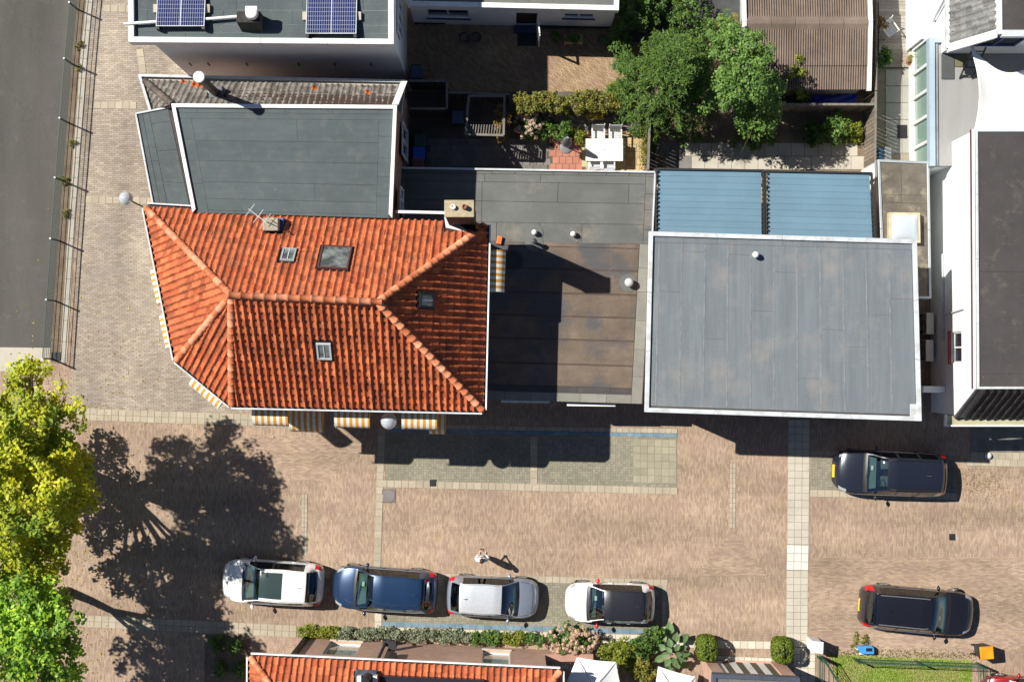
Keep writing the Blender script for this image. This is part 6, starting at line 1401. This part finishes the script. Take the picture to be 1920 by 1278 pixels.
k_ = 260; p = P(1193,232,.4); c_ = np.array([p.x,p.y,.4])+RNG.normal(size=(k_,3))*[.12,.16,.08]; o_ = leaf_mesh('lavender', c_, RNG.normal(size=(k_,3))+[0,0,1], .04, leafm('purple', [(0.12,0.05,0.25),(0.2,0.1,0.35)], .2)); tag(o_, 'purple flowers beside the dark wooden chair', 'flowers')
# ================================================================== lower edge: brick house, garage, railing
HL = 4.3
eA, eB = P(470,1231,HL), P(1050,1258,HL); dE = (eB-eA).normalized(); oN = Vector((-dE.y, dE.x, 0))
bh = thing('brick_house', 'brick house with orange tiled roof along the lower photo edge', 'house', ((eA.x+eB.x)/2, eA.y-2, 0))
wa, wbb = P(552,1232,HL)-oN*.05, eB-oN*.05-dE*.5; wa.z = wbb.z = 0
sw = lambda px, py, h: (P(px,py,h)-wbb).dot(-dE)
ops = [(sw(1000,1222,1.9)+.1, sw(955,1222,1.9)+.3, 1.2, 2.7), (sw(672,1215,1.9)-.35, sw(612,1215,1.9)-.25, 1.0, 2.7)]
PINKB = brick('pink_brick', (0.48,0.285,0.21), (0.58,0.375,0.28), (0.45,0.36,0.29), 0.22, 0.065, 0.008, wall=True, patch=.08, tint=(0.38,0.23,0.17))
PALEP = mat('sky_reflection_pane', (0.3,0.36,0.34), .08, .25, 2.0, .05, spec=.7)  # pale grey-green puts the reflected sky and ground into the pane colour
ops = [(sw(957,1225,1.9), sw(905,1225,1.9), .7, 3.2), (sw(672,1212,1.9), sw(612,1212,1.9), .5, 3.15)]
ops = [(min(o[0],o[1]), max(o[0],o[1]), o[2], o[3]) for o in ops]
obj('wall', wall_holes(wbb, wa, 0, HL-.1, .3, ops), PINKB, bh)
for o in ops: window_in(bh, wbb, wa, *o, rec=.12, mull=0, pane=PALEP, sill=CONC, th=.05)
obj('side_wall', MB().bar(wa+Vector((.15,-.15,HL/2)), wa+Vector((.15,-6,HL/2)), .3, HL-.1), PINKB, bh)
obj('corner_board', MB().bar(wa+oN*.02+Vector((-.06,0,0)), wa+oN*.02+Vector((-.06,0,HL-.1)), .12, .1), DARKM, bh)
obj('corner_pipe', MB().tube([wa+oN*.12+Vector((-.15,0,0)), wa+oN*.12+Vector((-.15,0,HL-.1))], .05, 8), DARKM, bh)
tp_ = [eA+Vector((4.2,-4.2,3.6)), eB+Vector((-4.2,-4.2,3.6))]; eC = eA+Vector((0,-9,0)); eD = eB+Vector((0,-9,0))
pls = []
for a, b, top, poly in ((eB, eA, (tp_[0]+tp_[1])/2, [eB,eA,tp_[0],tp_[1]]), (eA, eC, tp_[0], [eA,eC,tp_[0]]), (eD, eB, tp_[1], [eD,eB,tp_[1]])):
    hole = [[P(712,1264,HL+.5)+Vector((0,0,0)), P(905,1271,HL+.5), P(905,1340,HL+1), P(712,1340,HL+1)], [P(663,1252,HL+.4), P(707,1253,HL+.4), P(707,1330,HL+1), P(663,1330,HL+1)]] if a is eB else []
    pl_ = tile_plane(a, b, top, poly, holes=hole); underlay(bh, poly, pl_['n']); pls.append((pl_, TILE))
tile_roof(bh, pls, 160)
ridge_run(bh, eA, tp_[0], RIDGE); ridge_run(bh, eB, tp_[1], RIDGE)
gutter(bh, eB, eA, oN, rim=WHITE); gutter(bh, eA, eC, Vector((-1,0,0)), rim=WHITE); gutter(bh, eB, eD, Vector((1,0,0)), rim=WHITE)
d4 = [P(715,1266,HL+.55), P(908,1274,HL+.55), P(908,1360,HL+.55), P(715,1360,HL+.55)]; obj('dormer', MB().prism(d4, HL+.2, HL+.6), mat('solar_black', (0.02,0.02,0.028), .3, .08), bh)
f4 = [P(666,1254,HL+.5), P(706,1255,HL+.5), P(706,1275,HL+.9), P(666,1274,HL+.9)]; obj('flashing', MB().slab(f4, .03), mat('lead_blue', (0.12,0.15,0.19), .35, .5, 5, metal=.4), bh)
p = P(686,1276,HL+1.3); obj('flue', MB().lathe((p.x,p.y,0), [(.17,HL+.4),(.17,HL+1.3),(.12,HL+1.35)], 18), BLACK, bh, smooth=True)
for q in (-.3,.3): obj('flashing', MB().box(p.x+q-.08,p.y-.2,HL+.6,p.x+q+.08,p.y+.1,HL+.95), WHITE, bh)
# drainpipe with hopper
pp = wa.lerp(wbb, (P(708,1235,HL)-wa).dot(dE)/(wbb-wa).length)+oN*.12
obj('drainpipe', MB().tube([(pp.x,pp.y,.05),(pp.x,pp.y,HL-.05)], .06, 10), DARKM, bh, smooth=True); obj('hopper', MB().box(pp.x-.1,pp.y-.1,.75,pp.x+.14,pp.y+.12,1.15), DARKM, bh)
obj('lamp_bracket', MB().box(pp.x+.2,pp.y-.1,1.75,pp.x+.5,pp.y+.25,1.9), DARKM, bh); obj('lamp_bracket', MB().tube([(pp.x+.05,pp.y+.1,1.1),(pp.x+.25,pp.y+.2,1.2),(pp.x+.3,pp.y+.2,1.8)], .03, 6), DARKM, bh)
obj('buttress', MB().bar((pp.x+.5,pp.y-.05,2.9), (pp.x+.5,pp.y-.05,HL-.1), .12, .25), DARKM, bh)
# low brick garden wall
gw0, gw1 = P(1005,1232,1.0), P(1112,1232,1.0); t = thing('garden_wall', 'low pink brick garden wall behind the hydrangea', 'wall', ((gw0.x+gw1.x)/2, gw0.y, 0)); obj('brickwork', MB().bar((gw0.x,gw0.y,.5),(gw1.x,gw1.y,.5),.25,1.0), PINKB, t); obj('coping', MB().bar((gw0.x,gw0.y,1.03),(gw1.x,gw1.y,1.03),.3,.06), mat('pink_coping', (0.36,0.2,0.15), .8, .15), t)
# white parasols
def parasol(px4, h, label):
    q = [P(x, y, h) for x, y in px4]; c = bil(q, .5, .5); t = thing('white_parasol', label, 'parasol', (c.x,c.y,0), group='white square parasols'); ap = c+Vector((0,0,.5))
    for i in range(4):
        a, b = q[i], q[(i+1) % 4]
        def fn(s, u): p = a.lerp(b, s); p = p.lerp(ap, u); p.z -= .1*math.sin(math.pi*s)*(1-u)*.6+.06*math.sin(math.pi*u); e = (c-p); e.z = 0; return p+e*(.05*math.sin(math.pi*s)*(1-u))
        obj('canopy_panel', MB().grid(fn, 8, 6), mat('white_canvas', (0.78,0.78,0.77), .8, .02), t, smooth=True)
        obj('rib', MB().tube([a, ap-Vector((0,0,.03))], .012, 5), TRIM, t)
    obj('pole', MB().tube([(c.x,c.y,0), ap], .03, 8), TRIM, t); obj('base', MB().lathe((c.x,c.y,0), [(.3,0),(.3,.08),(.06,.12)], 18), CONC, t)
parasol([(1082,1231),(1155,1240),(1178,1330),(1036,1330)], 2.4, 'left white square parasol cut off by the lower edge')
parasol([(1234,1248),(1304,1268),(1310,1340),(1218,1335)], 2.4, 'right white square parasol by the broad leaved plant')
k_ = 200; p = P(1055,1246,.6); c_ = np.array([p.x,p.y,.5])+RNG.normal(size=(k_,3))*[.2,.1,.06]; o_ = leaf_mesh('white_flowers', c_, RNG.normal(size=(k_,3))+[0,0,1], .05, leafm('white_petal', [(0.6,0.6,0.58),(0.7,0.7,0.68)], .2)); tag(o_, 'white flowers between the low brick wall and the parasol', 'flowers')
# garage with the striped door
HGg = 3.0
g4 = [P(1336,1262,HGg), P(1499,1269,HGg), P(1510,1400,HGg), P(1330,1400,HGg)]
gg = thing('garage', 'brick garage with a black and white striped door at the lower edge', 'garage', ((g4[0].x+g4[1].x)/2, g4[0].y-2, 0))
obj('roof_deck', MB().prism(g4, HGg-.3, HGg-.02), mat('garage_trim', (0.06,0.07,0.1), .5), gg); gi = caps(gg, g4, HGg, .16, .08, mat('garage_trim', (0,0,0)), low=.019); felt(gg, gi, HGg-.018, rows([0,.12,.5,1.0], [(.2,.5,.8),(.4,)]), FELT_A)
fa, fb_ = Vector((g4[0].x+.05,g4[0].y-.03,0)), Vector((g4[1].x-.05,g4[1].y-.03,0)); Lg = (fb_-fa).length
obj('wall', wall_holes(fb_, fa, 0, HGg-.3, .3, [(.55,Lg-.45,.02,HGg-.45)]), PINKB, gg); obj('side_wall', MB().bar(fa+Vector((.15,-.32,(HGg-.3)/2)), fa+Vector((.15,-4,(HGg-.3)/2)), .3, HGg-.3), PINKB, gg); obj('side_wall', MB().bar(fb_+Vector((-.15,-.32,(HGg-.3)/2)), fb_+Vector((-.15,-4,(HGg-.3)/2)), .3, HGg-.3), PINKB, gg)
dd = (fa-fb_).normalized(); ns = 8; sw_ = (Lg-1.0)/ns; on = Vector((dd.y,-dd.x,0))
DOORW = mat('garage_door_timber', (0.1,0.085,0.06), .8, .3, 3, .25, 20)
for k in range(ns):
    a = fb_+dd*(.55+sw_*k)-on*.1; b = fb_+dd*(.55+sw_*(k+1))-on*.1; obj('door_panel', MB().bar((a.x,a.y,HGg/2-.21), (b.x,b.y,HGg/2-.21), .04+(.01 if k % 2 else 0), HGg-.48), WHITE if k % 2 else DOORW, gg)
paver_row('garage_threshold', P(1345,1232), P(1447,1236), .3, 1, PAVER_P, across=.15)
# cabinet, tub, bin, stone
c = P(1534,1212,1.1); t = thing('utility_cabinet', 'white street utility cabinet at the corner of the lawn', 'cabinet', (c.x,c.y,0)); obj('case', MB().hexa([(c.x-.25,c.y-.22,0),(c.x+.2,c.y-.28,0),(c.x+.22,c.y+.16,0),(c.x-.22,c.y+.22,0),(c.x-.25,c.y-.22,1.05),(c.x+.2,c.y-.28,1.05),(c.x+.22,c.y+.16,1.05),(c.x-.22,c.y+.22,1.05)]), WHITE, t, bevel=.02); obj('top', MB().hexa([(c.x-.28,c.y-.25,1.05),(c.x+.22,c.y-.31,1.05),(c.x+.25,c.y+.19,1.05),(c.x-.25,c.y+.25,1.05),(c.x-.26,c.y-.22,1.1),(c.x+.2,c.y-.28,1.1),(c.x+.22,c.y+.16,1.1),(c.x-.22,c.y+.22,1.1)]), WHITE, t, bevel=.01); obj('door_seam', MB().bar((c.x-.02,c.y-.262,.1),(c.x-.02,c.y-.262,1.0),.01,.012), ZINC, t)
c = P(1624,1219,.3); t = thing('plastic_tub', 'blue and white plastic tub with a dark opening by the green railing', 'tub', (c.x,c.y,0))
pb = [(-.42,.12),(-.22,-.17),(.36,-.17),(.36,.1),(.26,.2),(-.3,.2)]; obj('shell', MB().prism([(c.x+x*1.04,c.y+y*1.06-.02) for x,y in pb], .01, .12), WHITE, t, bevel=.02); obj('cover', MB().prism([(c.x+x*.9,c.y+y*.9+.02) for x,y in pb], .12, .36), mat('tub_blue', (0.05,0.26,0.6), .4, .05), t, bevel=.03); obj('opening', MB().box(c.x-.02,c.y-.02,.361,c.x+.24,c.y+.12,.366), BLACK, t)
bin_(1851,1224,'dark wheelie bin with a bright orange lid beside the black car', mat('lid_orange', (0.72,0.27,0.01), .45), h=1.08, w_=.52, d_=.56, rz=math.radians(95))
c = P(1854,854,.12); o_ = obj('white_stone', MB().lathe((c.x,c.y,.015), [(.12,0),(.15,.06),(.12,.14),(.05,.19),(.01,.2)], 14), WHITE, smooth=True); o_.scale = (1,1,1); tag(o_, 'small white stone at the pavement corner in the sun', 'stone')
# green railing
GRN = mat('railing_green', (0.025,0.075,0.045), .5, .1)
def railing(p0, p1, h, n, label, bars=0):
    a, b = P(*p0, h), P(*p1, h); t = thing('green_railing', label, 'railing', (a.x,a.y,0), group='green lawn railings'); L = (b-a).length; k = max(2, round(L/2.6)+1)
    for i in range(k): p = a.lerp(b, i/(k-1)); obj('post', MB().bar((p.x,p.y,0),(p.x,p.y,h+.03),.06,.06), GRN, t)
    for i in range(n): z = .15+(h-.15)*i/(n-1); obj('rail', MB().bar((a.x,a.y,z),(b.x,b.y,z),.03 if i == n-1 else .016,.03 if i == n-1 else .016), GRN, t)
railing((1612,1243),(1846,1252),1.05,6,'long green railing along the front of the lawn')
railing((1549,1239),(1588,1300),1.05,6,'slanting green railing at the left side of the lawn')
railing((1848,1252),(1850,1330),1.05,6,'green railing at the right side of the lawn')
railing((1543,1240),(1543,1330),1.05,5,'short green railing beside the garage path')
# ================================================================== the person
def person():
    b = P(905,1040,0); t = thing('person', 'person in a white shirt standing in the street holding a phone', 'person', (b.x,b.y,0))
    sk = {}
    V = [('pelvis',(0,0,.95),.15,.11),('waist',(0,.0,1.1),.14,.1),('chest',(0,.0,1.32),.165,.115),('shoulders',(0,-.01,1.45),.13,.09),('neck',(0,.0,1.54),.055,.055),('jaw',(0,.03,1.61),.075,.085),('head',(0,.025,1.7),.08,.098),('crown',(0,.01,1.77),.06,.075)]
    for s, n in ((-1,'l'),(1,'r')):
        V += [('hip'+n,(s*.1,0,.9),.095,.1),('knee'+n,(s*.115,.03,.5),.062,.066),('ankle'+n,(s*.12,-.02,.1),.042,.048),('heel'+n,(s*.12,-.03,.04),.042,.04),('toe'+n,(s*.135,.17,.03),.04,.03),('sho'+n,(s*.19,-.01,1.43),.07,.07),('elb'+n,(s*.27,.02,1.14),.047,.047),('wri'+n,(s*.09,.27,1.16),.031,.031),('hand'+n,(s*.05,.33,1.18),.036,.024)]
        for k in range(4): V.append(('f%d'%k+n,(s*(.035+.0*k),.36+.012*(1.5-abs(k-1.5)),1.165+.02*k),.009,.009)); V.append(('g%d'%k+n,(s*.0-.0+s*-.005,.375,1.165+.02*k),.008,.008))
        V.append(('th'+n,(s*.03,.32,1.235),.011,.011)); V.append(('tt'+n,(s*.005,.345,1.25),.009,.009))
    E = [('pelvis','waist'),('waist','chest'),('chest','shoulders'),('shoulders','neck'),('neck','jaw'),('jaw','head'),('head','crown')]
    for n in 'lr':
        E += [('pelvis','hip'+n),('hip'+n,'knee'+n),('knee'+n,'ankle'+n),('ankle'+n,'heel'+n),('heel'+n,'toe'+n),('shoulders','sho'+n),('sho'+n,'elb'+n),('elb'+n,'wri'+n),('wri'+n,'hand'+n),('hand'+n,'th'+n),('th'+n,'tt'+n)]
        for k in range(4): E += [('hand'+n,'f%d'%k+n),('f%d'%k+n,'g%d'%k+n)]
    idx = {v[0]: i for i, v in enumerate(V)}
    me = bpy.data.meshes.new('body'); me.from_pydata([v[1] for v in V], [(idx[a], idx[c]) for a, c in E], []); o = bpy.data.objects.new('body', me); COL.objects.link(o); o.parent = t
    m = o.modifiers.new('skin', 'SKIN'); m.use_smooth_shade = True
    for i, v in enumerate(V): me.skin_vertices[0].data[i].radius = (v[2], v[3])
    me.skin_vertices[0].data[0].use_root = True
    s2 = o.modifiers.new('sub', 'SUBSURF'); s2.levels = 2; s2.render_levels = 2
    # one skin: shirt, trousers, skin told apart by height and reach
    q = NT('person_cloth_and_skin'); tc_ = q.n('TexCoord'); sp = q.n('SeparateXYZ'); q.l(tc_.outputs['Object'], sp.inputs[0])
    zf = q.math('GREATER_THAN', sp.outputs[2], .93); neck = q.math('GREATER_THAN', sp.outputs[2], 1.515); arm = q.math('GREATER_THAN', sp.outputs[1], .17); low_ = q.math('LESS_THAN', sp.outputs[2], .085)
    c_ = q.mix(zf, (0.07,0.075,0.09), (0.76,0.76,0.78)); c_ = q.mix(neck, c_, (0.48,0.27,0.19)); c_ = q.mix(q.math('MULTIPLY', arm, zf), c_, (0.48,0.27,0.19)); c_ = q.mix(low_, c_, (0.6,0.6,0.6)); q.col(c_); q.set(.8, 0, .2); me.materials.append(q.m)
    hm = mat('brown_hair', (0.045,0.022,0.014), .6, .3, 30)
    obj('hair', MB().grid(lambda u_, v_: (.092*math.cos(2*math.pi*u_)*math.sin(math.pi*.62*v_), .0+.112*math.sin(2*math.pi*u_)*math.sin(math.pi*.62*v_)-.012, 1.71+.118*math.cos(math.pi*.62*v_)+ (.03 if math.sin(2*math.pi*u_) > .5 and v_ > .8 else 0)), 20, 10), hm, t, smooth=True, local=True)
    obj('shirt', MB().grid(lambda u_, v_: ((.175-.02*v_)*math.cos(2*math.pi*u_)*(1+.03*math.sin(9*u_*6.28)), (.125+.01*v_)*math.sin(2*math.pi*u_), 1.42-.56*v_), 28, 8), mat('white_shirt', (0.76,0.76,0.78), .85, .04), t, smooth=True, local=True)
    obj('ear', MB().lathe((.088,.02,1.68), [(.005,-.03),(.016,0),(.005,.03)], 8), q.m, t, local=True); obj('ear', MB().lathe((-.088,.02,1.68), [(.005,-.03),(.016,0),(.005,.03)], 8), q.m, t, local=True)
    obj('nose', MB().lathe((0,.122,1.665), [(.004,.03),(.014,-.012),(.004,-.02)], 8), q.m, t, local=True)
    ph = thing('phone', 'dark phone held in both hands by the person in the white shirt', 'phone', (b.x,b.y+.36,1.2)); obj('case', MB().hexa([(-.075,-.01,-.03),(.075,-.01,-.03),(.075,.06,-.02),(-.075,.06,-.02),(-.075,-.015,-.02),(.075,-.015,-.02),(.075,.055,-.01),(-.075,.055,-.01)]), BLACK, ph, local=True); obj('screen', MB().box(-.068,-.005,-.0105,.068,.05,-.0085), PANE, ph, local=True)
person()
S.render.resolution_x = 1024; S.render.resolution_y = 681
